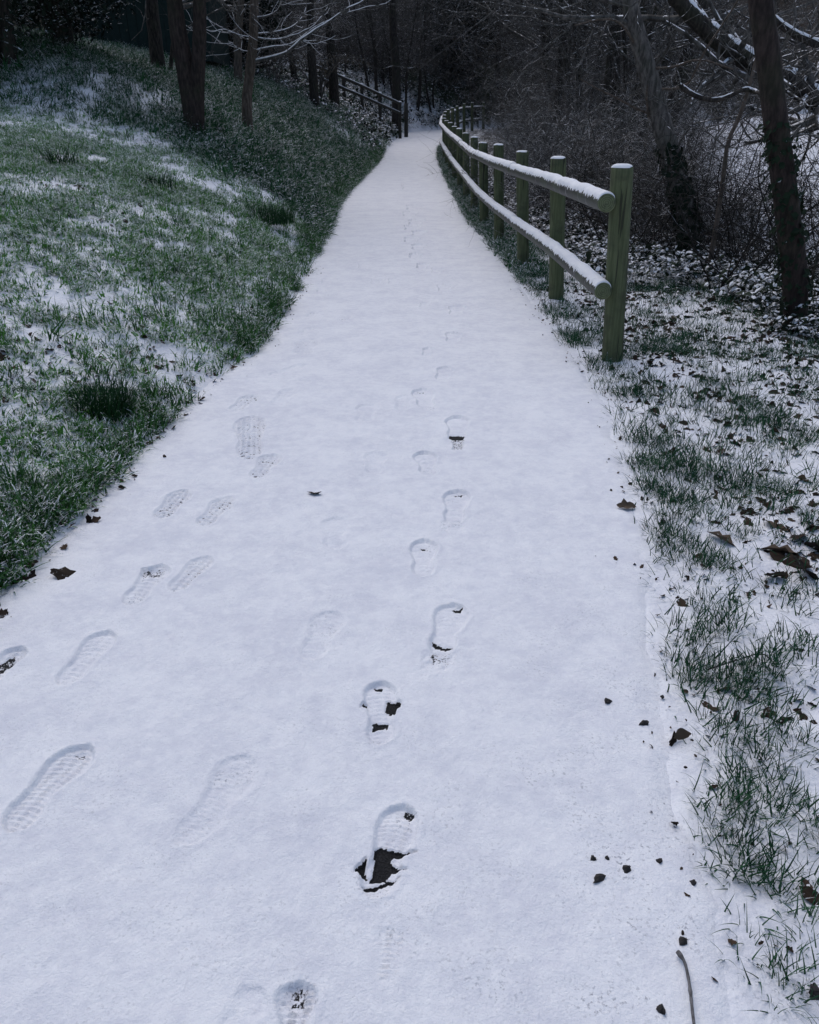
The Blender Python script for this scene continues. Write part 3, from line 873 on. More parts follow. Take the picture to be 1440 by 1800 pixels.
# tree with the snow-laden side branches
d = 17.0; b0 = at(434, 212, d); b0[2] = float(H0(b0[0], d)) - .03
t = empty('snowy_branched_tree', b0, 'pale-trunked tree on the bank with snow-laden branches sweeping to the right', 'tree')
mb = MB()
TR = limb(mb, [b0 - (0, 0, .2), at(434, 180, d), at(439, 130, d), at(445, 70, d), at(447, 20, d), at(449, -60, d), at(455, -260, d)], .105, .055, 22, 12, .05)
mb.build('trunk', M['bark_pale'], t, b0)
rg = np.random.default_rng(32)
BR = [([(448, 108), (470, 103), (503, 93), (533, 68), (570, 43), (608, 18), (660, -12)], .045, -.3),
      ([(450, 88), (480, 82), (510, 78), (548, 52), (580, 35), (625, 18), (680, 5)], .022, .4),
      ([(446, 66), (478, 70), (505, 66), (540, 52), (566, 30), (585, -10)], .024, .2),
      ([(446, 60), (490, 55), (520, 42), (538, 15), (545, -20)], .018, .8),
      ([(447, 32), (470, 28), (487, 18), (500, -8)], .024, -.5),
      ([(447, 72), (430, 68), (410, 58), (385, 45), (362, 32)], .018, .3),
      ([(444, 66), (420, 62), (395, 52), (375, 56), (350, 48)], .015, -.4),
      ([(441, 92), (425, 88), (412, 80), (402, 70)], .014, -.2),
      ([(452, 100), (458, 88), (462, 74), (470, 60)], .012, -.5)]
for pts, r, dy in BR:
    P = resample([at(px, py, d + dy * min(1, j / 3)) for j, (px, py) in enumerate(pts)], 16)
    r *= .7
    P += rg.normal(0, .008, P.shape) * np.linspace(0, 1, 16)[:, None]
    rr = np.linspace(r, r * .35, 16)
    mb = MB(); mb.tube(P, rr, 6)
    out = side_twigs(rg, P[3:], rr[3:] * .7, 9, .75, 2, (0, 0, 3), .08)
    for q, s_, l in out: mb.tube(q, s_, 3)
    br = mb.build('branch', M['twig'], t, b0)
    s_ = snow_on(P, rr, 50, .68)
    for q, s2, l in out:
        if l == 2:
            m2 = snow_on(q, s2, 16, .5) if rg.random() < .7 else None
            if m2 and s_:
                for vv in m2.V: pass
                off = s_.n; s_.V += m2.V; s_.F += [[i + off for i in f] for f in m2.F]; s_.mi += m2.mi; s_.n += m2.n
    if s_: link('snow_layer', s_.mesh('snow_layer', M['snow'], b0), br)

# dark tree with a thin stem beside it, further left
def simple_tree(name, label, pts, d, r0, r1, mat, twigs=16, L=2.0, seed=1, sides=9, cat='tree', group=None, extra=(), start=12):
    b0 = at(*pts[0], d); b0[2] = float(H0(b0[0], b0[1])) - .03
    t = empty(name, b0, label, cat, group); mb = MB()
    P = limb(mb, [b0 - (0, 0, .3)] + [at(*p, d) for p in pts[1:]], r0, r1, 24, sides, .06)
    for ex, ra, rb in extra: limb(mb, [at(*p, d) for p in ex], ra, rb, 12, 6)
    mb.build('trunk', mat, t, b0)
    rg = np.random.default_rng(seed)
    out = side_twigs(rg, P[start:], np.linspace(r0 * .7, r1, 24 - start) * .6, twigs, L)
    if out: tubes(out, {1, 2, 3}, {1: 4}).build('branches', M['twig'], t, b0)
    return t, P, b0
simple_tree('bare_tree', 'nearly black straight tree trunk in front of the dark green shed', [(282, 165), (277, 110), (272, 60), (266, 0), (255, -200)], 19.5, .17, .08, M['bark'], seed=41)
simple_tree('sapling', 'thin dark sapling close beside the trunk in front of the shed', [(297, 166), (300, 120), (306, 60), (313, 0), (325, -150)], 19.3, .05, .025, M['bark'], 8, 1.2, 42, 6)
simple_tree('bare_tree', 'short thick dark trunk at the left top end of the handrail', [(553, 172), (551, 140), (547, 90), (546, 30), (545, -150)], 29, .17, .07, M['bark'], 14, 2.0, 43)
simple_tree('bare_tree', 'dark trunk left of the handrail behind the snowy branches', [(588, 165), (585, 120), (580, 60), (574, 0), (570, -150)], 33, .2, .09, M['bark'], 14, 2.2, 44)
simple_tree('bare_tree', 'pair-like dark trunk rising right behind the lower handrail post', [(697, 182), (697, 130), (692, 60), (690, 0), (688, -150)], 41.5, .24, .1, M['bark'], 14, 2.4, 45)
simple_tree('bare_tree', 'pale thin trunk in the distance above the path bend', [(742, 178), (744, 120), (741, 60), (736, 0), (730, -120)], 52, .10, .05, M['bark_pale'], 14, 2.4, 46)
simple_tree('bare_tree', 'slim dark tree just behind the shed corner on the left bank', [(415, 120), (418, 70), (422, 20), (428, -100)], 25, .13, .07, M['bark_pale'], 14, 2.0, 47)

# leaning ivy-clad tree on the right
def leaf_shell(rg, P, rad, count, size, up=.3):
    "ivy leaves standing off a limb"
    V = []; F = []
    for k in range(count):
        i = rg.integers(0, len(P) - 1); f = rg.random(); c = P[i] * (1 - f) + P[i + 1] * f
        a = rg.uniform(0, 2 * math.pi); nrm = unit(np.array([math.cos(a), math.sin(a), rg.uniform(-.1, .9)]))
        c = c + nrm * (rad[i] + rg.uniform(0, .07)) * np.array([1, 1, .3])
        s1 = unit(np.cross(nrm, rg.normal(0, 1, 3))); s2 = np.cross(nrm, s1); s = size * rg.uniform(.6, 1.3)
        b = len(V)
        V += [c - s1 * s, c - s2 * s * .7 + nrm * s * .2, c + s1 * s, c + s2 * s * .7 + nrm * s * .2]
        F.append((b, b + 1, b + 2)); F.append((b, b + 2, b + 3))
    return np.array(V), np.array(F)
t, P, b0 = simple_tree('leaning_tree', 'ivy-clad tree leaning to the left behind the nearest fence post', [(1222, 470), (1208, 390), (1186, 300), (1163, 215), (1140, 130), (1118, 50), (1100, -20), (1070, -160)], 10.2, .15, .075, M['bark_mid'], 8, 1.6, 51, 12, start=16)
V, F = leaf_shell(np.random.default_rng(5), P[:11], np.linspace(.145, .10, 11), 1200, .04)
link('ivy', make_mesh('ivy', V - b0, F, M['ivy'], False), t)
mb = MB()
for pts in ([(1152, 155), (1180, 157), (1208, 148), (1222, 125), (1238, 92), (1262, 55), (1298, 0), (1320, -40)],
            [(1145, 200), (1118, 190), (1085, 172), (1050, 155), (1020, 138)], [(1140, 205), (1137, 170), (1138, 150)],
            [(1128, 95), (1090, 40), (1050, 35), (1010, 45)], [(1135, 120), (1180, 118), (1230, 105), (1290, 122)]):
    q = resample([at(px, py, 10.2 - .15 * j) for j, (px, py) in enumerate(pts)], 16)
    mb.tube(q, np.linspace(.016, .007, 16), 5)
mb.build('low_branches', M['bark_pale'], t, b0)

t, P, b0 = simple_tree('leaning_tree', 'tall slim dark trunk near the right edge of the picture', [(1408, 590), (1398, 500), (1388, 400), (1374, 290), (1362, 200), (1352, 110), (1342, 40), (1335, -20), (1320, -200)], 6.9, .105, .082, M['bark_red'], 8, 1.4, 52, 14, start=19)
V, F = leaf_shell(np.random.default_rng(6), P[3:14], np.linspace(.115, .10, 11), 420, .03)
link('ivy', make_mesh('ivy', V - b0, F, M['ivy'], False), t)

# thick snow-topped limb slanting behind it
d = 12.5; pts = [(1560, 225), (1500, 205), (1440, 180), (1390, 145), (1335, 118), (1285, 88), (1245, 55), (1205, 15), (1170, -30), (1120, -120)]
P = resample([at(px, py, d) for px, py in pts], 40); b0 = np.array([P[0][0] + .9, d, 0]); b0[2] = float(H0(b0[0], d))
t = empty('slanting_tree', b0, 'thick dark limb slanting across the top right corner under a line of snow', 'tree')
P = np.vstack([resample([b0 - (0, 0, .2), b0 + (-.25, 0, (P[0][2] - b0[2]) * .6), P[0]], 8)[:-1], P])
rr = np.linspace(.17, .085, len(P)); mb = MB(); mb.tube(P, rr, 10, lump=.08); tr = mb.build('trunk', M['bark'], t, b0)
link('snow_layer', snow_on(P[7:], rr[7:], 110, .62, .5).mesh('snow_layer', M['snow'], b0), tr)
rg = np.random.default_rng(61)
q = resample([at(1440 + 60, 110, d), at(1445, 82, d), at(1400, 62, d), at(1362, 35, d), at(1340, 0, d), at(1320, -60, d)], 20)
q = np.vstack([P[8:9], q]); mb = MB(); mb.tube(resample(q, 24), np.linspace(.07, .035, 24), 7, lump=.08); br = mb.build('branch', M['bark'], t, b0)
link('snow_layer', snow_on(resample(q, 24)[4:], np.linspace(.06, .035, 20), 60, .7, .6).mesh('snow_layer', M['snow'], b0), br)
out = side_twigs(rg, P[8:], rr[8:], 26, 1.5)
tubes(out, {1, 2, 3}, {1: 4}).build('branches', M['twig_snow'], t, b0)
d = 9.3
t, P, b0 = simple_tree('sapling', 'thin leaning sapling between the two large right-hand trunks', [(1250, 445), (1262, 380), (1272, 310), (1280, 250), (1300, 205), (1318, 150), (1335, 80), (1350, 0)], d, .035, .015, M['bark_pale'], 14, 1.0, 53, 6)
# arching dark branch with a line of snow
d = 8.8
q = resample([at(1196, 150, d), at(1215, 165, d), at(1240, 174, d), at(1262, 176, d), at(1285, 168, d), at(1308, 157, d), at(1330, 162, d), at(1372, 172, 7.2)], 30)
t = empty('arching_branch', q[-1], 'dark arching branch with a thin line of snow between the right-hand trunks', 'branch'); mb = MB(); rr = np.linspace(.024, .013, 30)[::1]
mb.tube(q, rr, 6); mb.build('wood', M['bark'], t, q[-1]); link('snow_layer', snow_on(q, rr, 60, .42, .5).mesh('snow_layer', M['snow'], q[-1]), t)

# thicket of arching twigs between and behind the right-hand trunks
S5 = ('bare arching twig shrub in the snowy hedge around the right-hand trunks', 'arching shrubs around the right-hand trunks')
for px, d, s, i in [(1130, 12.5, .62, 0), (1180, 13.5, .7, 1), (1240, 10.8, .62, 3), (1290, 11.5, .72, 0), (1335, 10.2, .66, 1), (1310, 8.8, .6, 3), (1400, 10.5, .7, 0),
                    (1430, 9.0, .7, 1), (1470, 8.2, .7, 3), (1480, 11, .8, 0), (1450, 13, .8, 1), (1380, 13, .75, 0), (1120, 10.6, .5, 3), (1090, 11.5, .55, 3)]:
    x = (px - 720) / FPX * d * CP + 0.0; x *= 1.02
    plant_shrub(i, x, d, s * 1.25, U(0, 6.28), *S5, protos=protoH)

# dark evergreen at the top left
def leaf_cloud(rg, count, cen, rad, size, cover=.5):
    c = rg.normal(0, 1, (count, 3)); c /= np.linalg.norm(c, axis=1)[:, None]
    q = rg.random(count) ** .38
    k = fbm(c[:, 0] * 2 + c[:, 2], c[:, 1] * 2 - c[:, 2], .5, 3, 2)
    c = np.array(cen) + c * np.array(rad) * (q * (.45 + 1.0 * k))[:, None]
    nrm = rg.normal(0, 1, (count, 3)); nrm[:, 2] = np.abs(nrm[:, 2]) + .3; nrm /= np.linalg.norm(nrm, axis=1)[:, None]
    s1 = np.cross(nrm, rg.normal(0, 1, (count, 3))); s1 /= np.linalg.norm(s1, axis=1)[:, None]; s2 = np.cross(nrm, s1)
    s = (size * rg.uniform(.6, 1.3, count))[:, None]
    V = np.stack([c - s1 * s, c - s2 * s * .45 + nrm * s * .15, c + s1 * s, c + s2 * s * .45 + nrm * s * .15], 1).reshape(-1, 3)
    b = np.arange(count)[:, None] * 4
    return V, np.concatenate([b + [0, 1, 2], b + [0, 2, 3]], 1).reshape(-1, 3)
for k, (px, py, d, cz, rad, lab) in enumerate([
        (15, 178, 15.0, 2.1, (2.6, 1.9, 2.2), 'very dark evergreen bush filling the top left corner above the lawn'),
        (128, 165, 17.0, 1.9, (1.7, 1.5, 1.9), 'dark evergreen bush left of the green shed with snow-flecked leaves')]):
    b0 = at(px, py, d); b0[2] = float(H0(b0[0], d))
    t = empty('evergreen_bush', b0, lab, 'bush'); rg = np.random.default_rng(70 + k)
    mb = MB()
    for j in range(4):
        a = rg.uniform(0, 6.28); mb.tube(resample([(.15 * math.cos(a), .15 * math.sin(a), -.2), (.3 * math.cos(a), .3 * math.sin(a), 1), (.8 * math.cos(a), .8 * math.sin(a), 3)], 8), np.linspace(.13, .04, 8), 7)
    mb.build('stems', M['bark'], t)
    V, F = leaf_cloud(rg, 13000, (0, 0, cz + .2), rad, .055)
    link('crown', make_mesh('crown', V, F, M['holly'], False), t)
for px, py, d, s, lab in [(800, 190, 52, 1.0, 'dark evergreen mass behind the far fence posts'), (90, 20, 26, 1.3, 'tall dark evergreen behind the bushes at the top left'), (385, 40, 30, .9, 'dark evergreen bush behind the snowy-branched tree')]:
    b0 = at(px, py, d); b0[2] = float(H0(b0[0], d))
    t = empty('evergreen_bush', b0, lab, 'bush'); rg = np.random.default_rng(int(px))
    mb = MB(); mb.tube(resample([(0, 0, -.3), (.1, 0, 2), (0, .1, 3.5)], 6), np.linspace(.15, .05, 6), 6); mb.build('stems', M['bark'], t)
    V, F = leaf_cloud(rg, 9000, (0, 0, 2.2 * s), (2.6 * s, 1.8 * s, 2.3 * s), .09)
    link('crown', make_mesh('crown', V, F, M['holly'], False), t)
# drooping shrub with pale dead leaves
b0 = at(560, 130, 31.5); b0[2] = float(H0(b0[0], 31.5))
t = empty('drooping_shrub', b0, 'low shrub with pale drooping dead leaves and snow beside the handrail top', 'shrub'); rg = np.random.default_rng(88)
mb = MB(); V = []; F = []
for j in range(16):
    a = rg.uniform(0, 6.28); L = rg.uniform(.8, 1.9); P = resample([(0, 0, 0), (.3 * L * math.cos(a), .3 * L * math.sin(a), 1.0), (.8 * L * math.cos(a), .6 * L * math.sin(a), 1.45), (1.15 * L * math.cos(a), .8 * L * math.sin(a), 1.2)], 10)
    mb.tube(P, np.linspace(.02, .008, 10), 4)
    for q in range(34):
        c = P[rg.integers(4, 10)] + rg.normal(0, .07, 3); b = len(V); s = .07 * rg.uniform(.6, 1.2); s1 = unit(rg.normal(0, 1, 3) * (1, 1, .3)); dn = np.array([rg.normal(0, .4), rg.normal(0, .4), -1.])
        V += [c, c + s1 * s * .35 + dn * s * .6, c + dn * s * 1.5, c - s1 * s * .35 + dn * s * .6]; F += [(b, b + 1, b + 2), (b, b + 2, b + 3)]
mb.build('stems', M['twig'], t); link('leaves', make_mesh('leaves', np.array(V), F, M['pale_leaf'], False), t)

# ------------------------------------------------------------------ shed
b0 = at(265, 108, 25.5); b0[2] = float(H0(b0[0], 25.5)) - .1
sh = empty('shed', b0, 'dark green shed with a snowy roof edge at the top of the left bank', 'shed')
hw, dp, ht = 1.75, 2.4, 1.72
for i in range(14):
    x0 = -hw + i * 2 * hw / 14; mb = MB(); mb.box((x0 + .006, -.012 - .004 * (i % 2), 0), (x0 + 2 * hw / 14 - .006, .012, ht)); mb.build('board', M['shed'], sh, smooth=False)
mb = MB(); mb.box((-hw, .013, 0), (-hw + .04, dp, ht)); mb.box((hw - .04, .013, 0), (hw, dp, ht)); mb.box((-hw + .041, dp - .04, 0), (hw - .041, dp, ht)); mb.box((-hw + .041, .013, .05), (hw - .041, .03, ht - .02)); mb.build('side_walls', M['shed'], sh, smooth=False)
mb = MB(); mb.add([(-hw - .15, -.2, ht + .002), (hw + .15, -.2, ht + .002), (hw + .15, dp + .2, ht + .5), (-hw - .15, dp + .2, ht + .5), (-hw - .15, -.2, ht + .09), (hw + .15, -.2, ht + .09), (hw + .15, dp + .2, ht + .59), (-hw - .15, dp + .2, ht + .59)],
                   [(0, 3, 2, 1), (4, 5, 6, 7), (0, 1, 5, 4), (1, 2, 6, 5), (2, 3, 7, 6), (3, 0, 4, 7)]); rf = mb.build('roof', M['shed'], sh, smooth=False)
mb = MB(); mb.add([(-hw - .13, -.18, ht + .096), (hw + .13, -.18, ht + .096), (hw + .13, dp + .18, ht + .594), (-hw - .13, dp + .18, ht + .594), (-hw - .1, -.16, ht + .16), (hw + .1, -.16, ht + .16), (hw + .1, dp + .16, ht + .66), (-hw - .1, dp + .16, ht + .66)],
                   [(0, 3, 2, 1), (4, 5, 6, 7), (0, 1, 5, 4), (1, 2, 6, 5), (2, 3, 7, 6), (3, 0, 4, 7)]); mb.build('snow_layer', M['snow'], rf, smooth=False)

# ------------------------------------------------------------------ ground cover
def blade_clump(seed, nb, h, w, spreadr, bend, mat, snowy=0.0, name='tuft', flop=0.0):
    rg = np.random.default_rng(seed); V = []; F = []
    for k in range(nb):
        a = rg.uniform(0, 6.28); r0 = spreadr * math.sqrt(rg.random()); b2 = a + rg.normal(0, .9)
        p = np.array([r0 * math.cos(a), r0 * math.sin(a), -.008]); dr = np.array([math.cos(b2), math.sin(b2), 0]); sd_ = np.array([-dr[1], dr[0], 0])
        hh = h * rg.uniform(.55, 1.2); bd = bend * rg.uniform(.3, 1.5); ww = w * rg.uniform(.7, 1.25)
        ang = rg.uniform(.0, .35) + flop; o = len(V); q = p.copy(); n = 4
        for i in range(n + 1):
            f = i / n; wi = ww * (1 - f ** 1.6) * .5
            if i < n: V += [q + sd_ * wi, q - sd_ * wi]
            else: V += [q]
            ang2 = ang + bd * f
            q = q + (np.array([0, 0, 1]) * math.cos(ang2) + dr * math.sin(ang2)) * hh / n
        for i in range(n - 1): F.append((o + 2 * i, o + 2 * i + 1, o + 2 * i + 3, o + 2 * i + 2))
        F.append((o + 2 * n - 2, o + 2 * n - 1, o + 2 * n))
    return make_mesh(name, np.array(V), F, mat)
def sprig(seed, nl, size, mat, hgt=.12):
    rg = np.random.default_rng(seed); mb = MB()
    for k in range(nl):
        a = rg.uniform(0, 6.28); r0 = rg.uniform(.02, .16); c = np.array([r0 * math.cos(a), r0 * math.sin(a), rg.uniform(.0, hgt)])
        nrm = unit(np.array([rg.normal(0, .35), rg.normal(0, .35), 1])); s1 = unit(np.cross(nrm, rg.normal(0, 1, 3))); s2 = np.cross(nrm, s1); s = size * rg.uniform(.6, 1.25)
        ring = [(-1, 0), (-.45, .55), (.2, .6), (1, 0), (.2, -.6), (-.45, -.55)]
        V = [c] + [c + s1 * x * s + s2 * y * s - nrm * s * .18 * (x * x + y * y) for x, y in ring]
        mb.add(V, [(0, 1 + j, 1 + (j + 1) % 6) for j in range(6)], 0)
        if rg.random() < .42:
            q = c + nrm * .004; f = rg.uniform(.55, .9)
            V = [q + nrm * size * .22] + [q + (s1 * x * s + s2 * y * s) * f * rg.uniform(.8, 1.1) - nrm * s * .12 * (x * x + y * y) for x, y in ring]
            mb.add(V, [(0, 1 + j, 1 + (j + 1) % 6) for j in range(6)], 1)
    return mb.mesh('sprig', [mat, M['snow']])
def proto_coll(name, meshes):
    c = bpy.data.collections.new(name)
    for i, me in enumerate(meshes):
        o = bpy.data.objects.new(f'{name}_{"abcdefghij"[i]}', me); c.objects.link(o)
    return c
def scatter(name, pts, rot, scl, coll, nvar):
    me = bpy.data.meshes.new(name); me.vertices.add(len(pts)); me.vertices.foreach_set('co', np.asarray(pts, np.float32).ravel())
    a = me.attributes.new('rot', 'FLOAT_VECTOR', 'POINT'); a.data.foreach_set('vector', np.asarray(rot, np.float32).ravel())
    a = me.attributes.new('scl', 'FLOAT', 'POINT'); a.data.foreach_set('value', np.asarray(scl, np.float32))
    a = me.attributes.new('idx', 'INT', 'POINT'); a.data.foreach_set('value', rng.integers(0, nvar, len(pts)).astype(np.int32))
    o = bpy.data.objects.new(name, me); COL.objects.link(o)
    ng = bpy.data.node_groups.new(name, 'GeometryNodeTree')
    ng.interface.new_socket('Geometry', in_out='INPUT', socket_type='NodeSocketGeometry'); ng.interface.new_socket('Geometry', in_out='OUTPUT', socket_type='NodeSocketGeometry')
    N = ng.nodes; L = ng.links
    gi = N.new('NodeGroupInput'); go = N.new('NodeGroupOutput'); ip = N.new('GeometryNodeInstanceOnPoints')
    ci = N.new('GeometryNodeCollectionInfo'); ci.inputs['Collection'].default_value = coll; ci.inputs['Separate Children'].default_value = True; ci.inputs['Reset Children'].default_value = True
    def na(nm, ty):
        q = N.new('GeometryNodeInputNamedAttribute'); q.data_type = ty; q.inputs['Name'].default_value = nm; return q.outputs['Attribute']
    er = N.new('FunctionNodeEulerToRotation'); L.new(na('rot', 'FLOAT_VECTOR'), er.inputs[0])
    L.new(gi.outputs[0], ip.inputs['Points']); L.new(ci.outputs[0], ip.inputs['Instance']); ip.inputs['Pick Instance'].default_value = True
    L.new(na('idx', 'INT'), ip.inputs['Instance Index']); L.new(er.outputs[0], ip.inputs['Rotation']); L.new(na('scl', 'FLOAT'), ip.inputs['Scale'])
    L.new(ip.outputs[0], go.inputs[0])
    md = o.modifiers.new('scatter', 'NODES'); md.node_group = ng
    return o
def sample(n, x0, x1, y0, y1, dens):
    x = rng.uniform(x0, x1, n); y = rng.uniform(y0, y1, n)
    lat = np.abs(x) / (y + .3)
    keep = (rng.random(n) < dens(x, y)) & (lat < .68 + .5 / (y + .5))
    x, y = x[keep], y[keep]
    return x, y, H(x, y)
def slope_rot(x, y, amt=.7, tilt=.25):
    e = .05; gxs = (H0(x + e, y) - H0(x - e, y)) / (2 * e); gys = (H0(x, y + e) - H0(x, y - e)) / (2 * e)
    n = len(x)
    return np.stack([np.arctan(gys) * amt * 1 + rng.normal(0, tilt, n), -np.arctan(gxs) * amt + rng.normal(0, tilt, n), rng.uniform(0, 6.28, n)], 1)

cl_lawn = proto_coll('lawn_tuft', [blade_clump(300 + i, 13, .075, .0085, .055, 1.5, M['lawn'], flop=.35) for i in range(6)])
cl_long = proto_coll('long_tuft', [blade_clump(310 + i, 18, .17, .010, .08, 1.9, M['long'], flop=.25) for i in range(6)])
cl_edge = proto_coll('edge_tuft', [blade_clump(320 + i, 15, .125, .0066, .05, 1.5, M['edge'], flop=.25) for i in range(6)])
cl_verge = proto_coll('verge_tuft', [blade_clump(330 + i, 10, .092, .0042, .055, .8, M['verge'], flop=.35) for i in range(6)])
cl_sprig = proto_coll('bramble_sprig', [sprig(340 + i, 11, .042, M['bramble']) for i in range(6)])

# lawn on the left
def d_lawn(x, y):
    u, v, wb = region(x, y)
    p = .38 * fbm(x, y, .6, 3, 31) + .34 * fbm(x, y, .18, 3, 32) + .28 * fbm(x, y, .07, 2, 34)
    d = sstep(.40, .58, p) * .85 + .15
    d = d * (1 - .85 * snow_spots(x, y)) * (1 - .5 * np.exp(-(u / .3) ** 2) * sstep(.55, .42, fbm(x, y, .45, 3, 33))) * (1 - .55 * np.exp(-(u / .22) ** 2) * sstep(4.5, 6, y))
    return np.where((u > .02), d, 0) * (1 - wb) * (1 - sstep(6.5, 8.5, u))
x, y, zz = sample(105000, -9, -1, 1.2, 15, d_lawn)
tag(scatter('lawn_grass', np.stack([x, y, zz], 1), slope_rot(x, y), .75 + .6 * rng.random(len(x)), cl_lawn, 6), 'short green grass showing through the snow on the left slope', 'grass', kind='stuff')
# edge of the lawn, longer grass leaning over the path
def d_edge(x, y):
    u, v, wb = region(x, y)
    d = sstep(-.03, .03, u) * (np.exp(-(u / .17) ** 2) * np.where(y < 12.5, .03 + .55 * sstep(.44, .64, fbm(x, y, .45, 3, 33)), .5) + .02 * (1 - sstep(.3, 1.5, u)))
    return d * (.15 + .85 * (y > 1.6)) * (1 - sstep(26, 34, y))
x, y, zz = sample(70000, -2.6, -1.0, 1.6, 34, d_edge)
rot = slope_rot(x, y, .7, .2); rot[:, 1] += .25
tag(scatter('edge_grass', np.stack([x, y, zz], 1), rot, (.7 + .6 * rng.random(len(x))) * (1 + .02 * y), cl_edge, 6), 'longer green grass along the left edge of the path', 'grass', kind='stuff')
# long grass on the bank
def d_long(x, y):
    u, v, wb = region(x, y)
    p = fbm(x, y, 1.0, 4, 35)
    d = (.45 + .8 * sstep(.3, .6, p)) * (1 - .8 * snow_spots(x, y))
    d = d * (1 - .75 * sstep(27, 36, y - .9 * u)) * (1 - sstep(6.5, 9.5, u) * .85)
    return np.where(u > .05, d, 0) * wb
x, y, zz = sample(60000, -11, -.3, 11, 46, d_long)
tag(scatter('bank_grass', np.stack([x, y, zz], 1), slope_rot(x, y, .7, .3), .8 + .7 * rng.random(len(x)), cl_long, 6), 'long dark green grass flecked with snow on the left bank', 'grass', kind='stuff')
# strip of long grass under the fence
def d_fence(x, y):
    u, v, wb = region(x, y)
    return np.where(v > -.02, np.exp(-(np.maximum(v - .15, 0) / .35) ** 2), 0) * sstep(8.5, 11, y) * (1 - sstep(30, 38, y)) * (.6 + .6 * fbm(x, y, .6, 2, 9))
x, y, zz = sample(14000, .8, 2.6, 8.5, 38, d_fence)
rot = slope_rot(x, y, .7, .25); rot[:, 1] -= .35
tag(scatter('fence_grass', np.stack([x, y, zz], 1), rot, .55 + .5 * rng.random(len(x)), cl_long, 6), 'dark green grass growing thickly under the fence', 'grass', kind='stuff')
# right verge: thin tufts through snow, thicker in clumps along the path
clumps = []
for px, py, r, s in [(1180, 850, .20, 1.2), (1150, 800, .15, .8), (1190, 960, .14, .9), (1170, 720, .18, .7), (1100, 700, .12, .6), (1220, 1100, .13, .9), (1190, 1120, .1, .7), (1300, 870, .16, .6), (1370, 760, .2, .5),
                     (1280, 1220, .12, .9), (1310, 1200, .09, .8), (1250, 1300, .09, .6), (1330, 1310, .10, .9), (1370, 1340, .09, .8), (1400, 1230, .08, .7), (1290, 1400, .08, .6), (1400, 1450, .09, 1.0), (1430, 1480, .08, 1.0),
                     (1330, 1560, .06, .9), (1360, 1590, .06, .8), (1400, 1570, .06, .8), (1280, 1610, .04, .5), (1310, 1660, .05, .6), (1380, 1700, .04, .8), (1350, 1680, .04, .5), (1270, 1480, .06, .5), (1230, 1020, .1, .6),
                     (1130, 520, .3, .5), (1210, 620, .25, .5), (1290, 720, .2, .5), (1350, 900, .12, .5), (1420, 1050, .08, .4), (1100, 640, .15, .4), (980, 560, .25, .7), (1010, 600, .2, .6), (930, 500, .3, .8), (1430, 860, .15, .5),
                     (1130, 1100, .06, .5), (1165, 1150, .05, .6), (1205, 1200, .07, .6), (1380, 1130, .08, .5), (1435, 1330, .08, .9), (1320, 1120, .08, .5), (1260, 1170, .09, .7), (1350, 1440, .09, .7), (1310, 1500, .06, .6), (1420, 1640, .05, .6)]:
    p = ground_at(px, py); clumps.append((p[0], p[1], r, s))
def d_verge(x, y):
    u, v, wb = region(x, y)
    d = .11 + 0 * x
    for a, b, r, s in clumps: d = d + .48 * s * np.exp(-(((x - a) ** 2 + ((y - b) * .8) ** 2) / r ** 2))
    d = d * (.25 + 1.4 * sstep(.42, .6, fbm(x, y, .16, 4, 41)))
    return np.where(v > .02, d, 0) * (1 - sstep(9, 13, y))
x, y, zz = sample(80000, .5, 4.6, .9, 12, d_verge)
tag(scatter('verge_grass', np.stack([x, y, zz], 1), slope_rot(x, y, .7, .3), (.55 + .6 * rng.random(len(x))) * np.interp(y, [0, 2, 5], [.75, .95, 1.15]), cl_verge, 6), 'thin dark green grass poking through the snow on the right verge', 'grass', kind='stuff')
# bramble and ivy carpet at the foot of the right-hand trees
def d_bram(x, y):
    u, v, wb = region(x, y)
    k = sstep(1.5, 2.3, v - .10 * (y - 6.5) ** 2 * (y < 6.5)) * sstep(5.0, 6.0, y)
    k = np.maximum(k, sstep(.5, 1.0, v) * sstep(8, 9.5, y))
    return k * (.35 + .8 * sstep(.35, .6, fbm(x, y, .7, 3, 43))) * (1 - .8 * sstep(4.5, 7, v)) * (1 - sstep(16, 30, y) * .8)
x, y, zz = sample(15000, 1.3, 9, 5, 30, d_bram)
tag(scatter('bramble_cover', np.stack([x, y, zz + .02 + .18 * rng.random(len(x)) * sstep(5.5, 8, y)], 1), slope_rot(x, y, .6, .3), .6 + .7 * rng.random(len(x)), cl_sprig, 6), 'dark low bramble leaves capped with snow under the right-hand trees', 'undergrowth', kind='stuff')
def d_bank2(x, y):
    u, v, wb = region(x, y)
    return np.where(u > .1, .7, 0) * sstep(27, 33, y) * (.3 + sstep(.35, .6, fbm(x, y, 1.2, 3, 44)))
x, y, zz = sample(9000, -12, 4, 27, 58, d_bank2)
tag(scatter('bank_undergrowth', np.stack([x, y, zz + .05], 1), slope_rot(x, y, .6, .3), 1.0 + 1.2 * rng.random(len(x)), cl_sprig, 6), 'snow-flecked low undergrowth on the bank by the far handrail', 'undergrowth', kind='stuff')

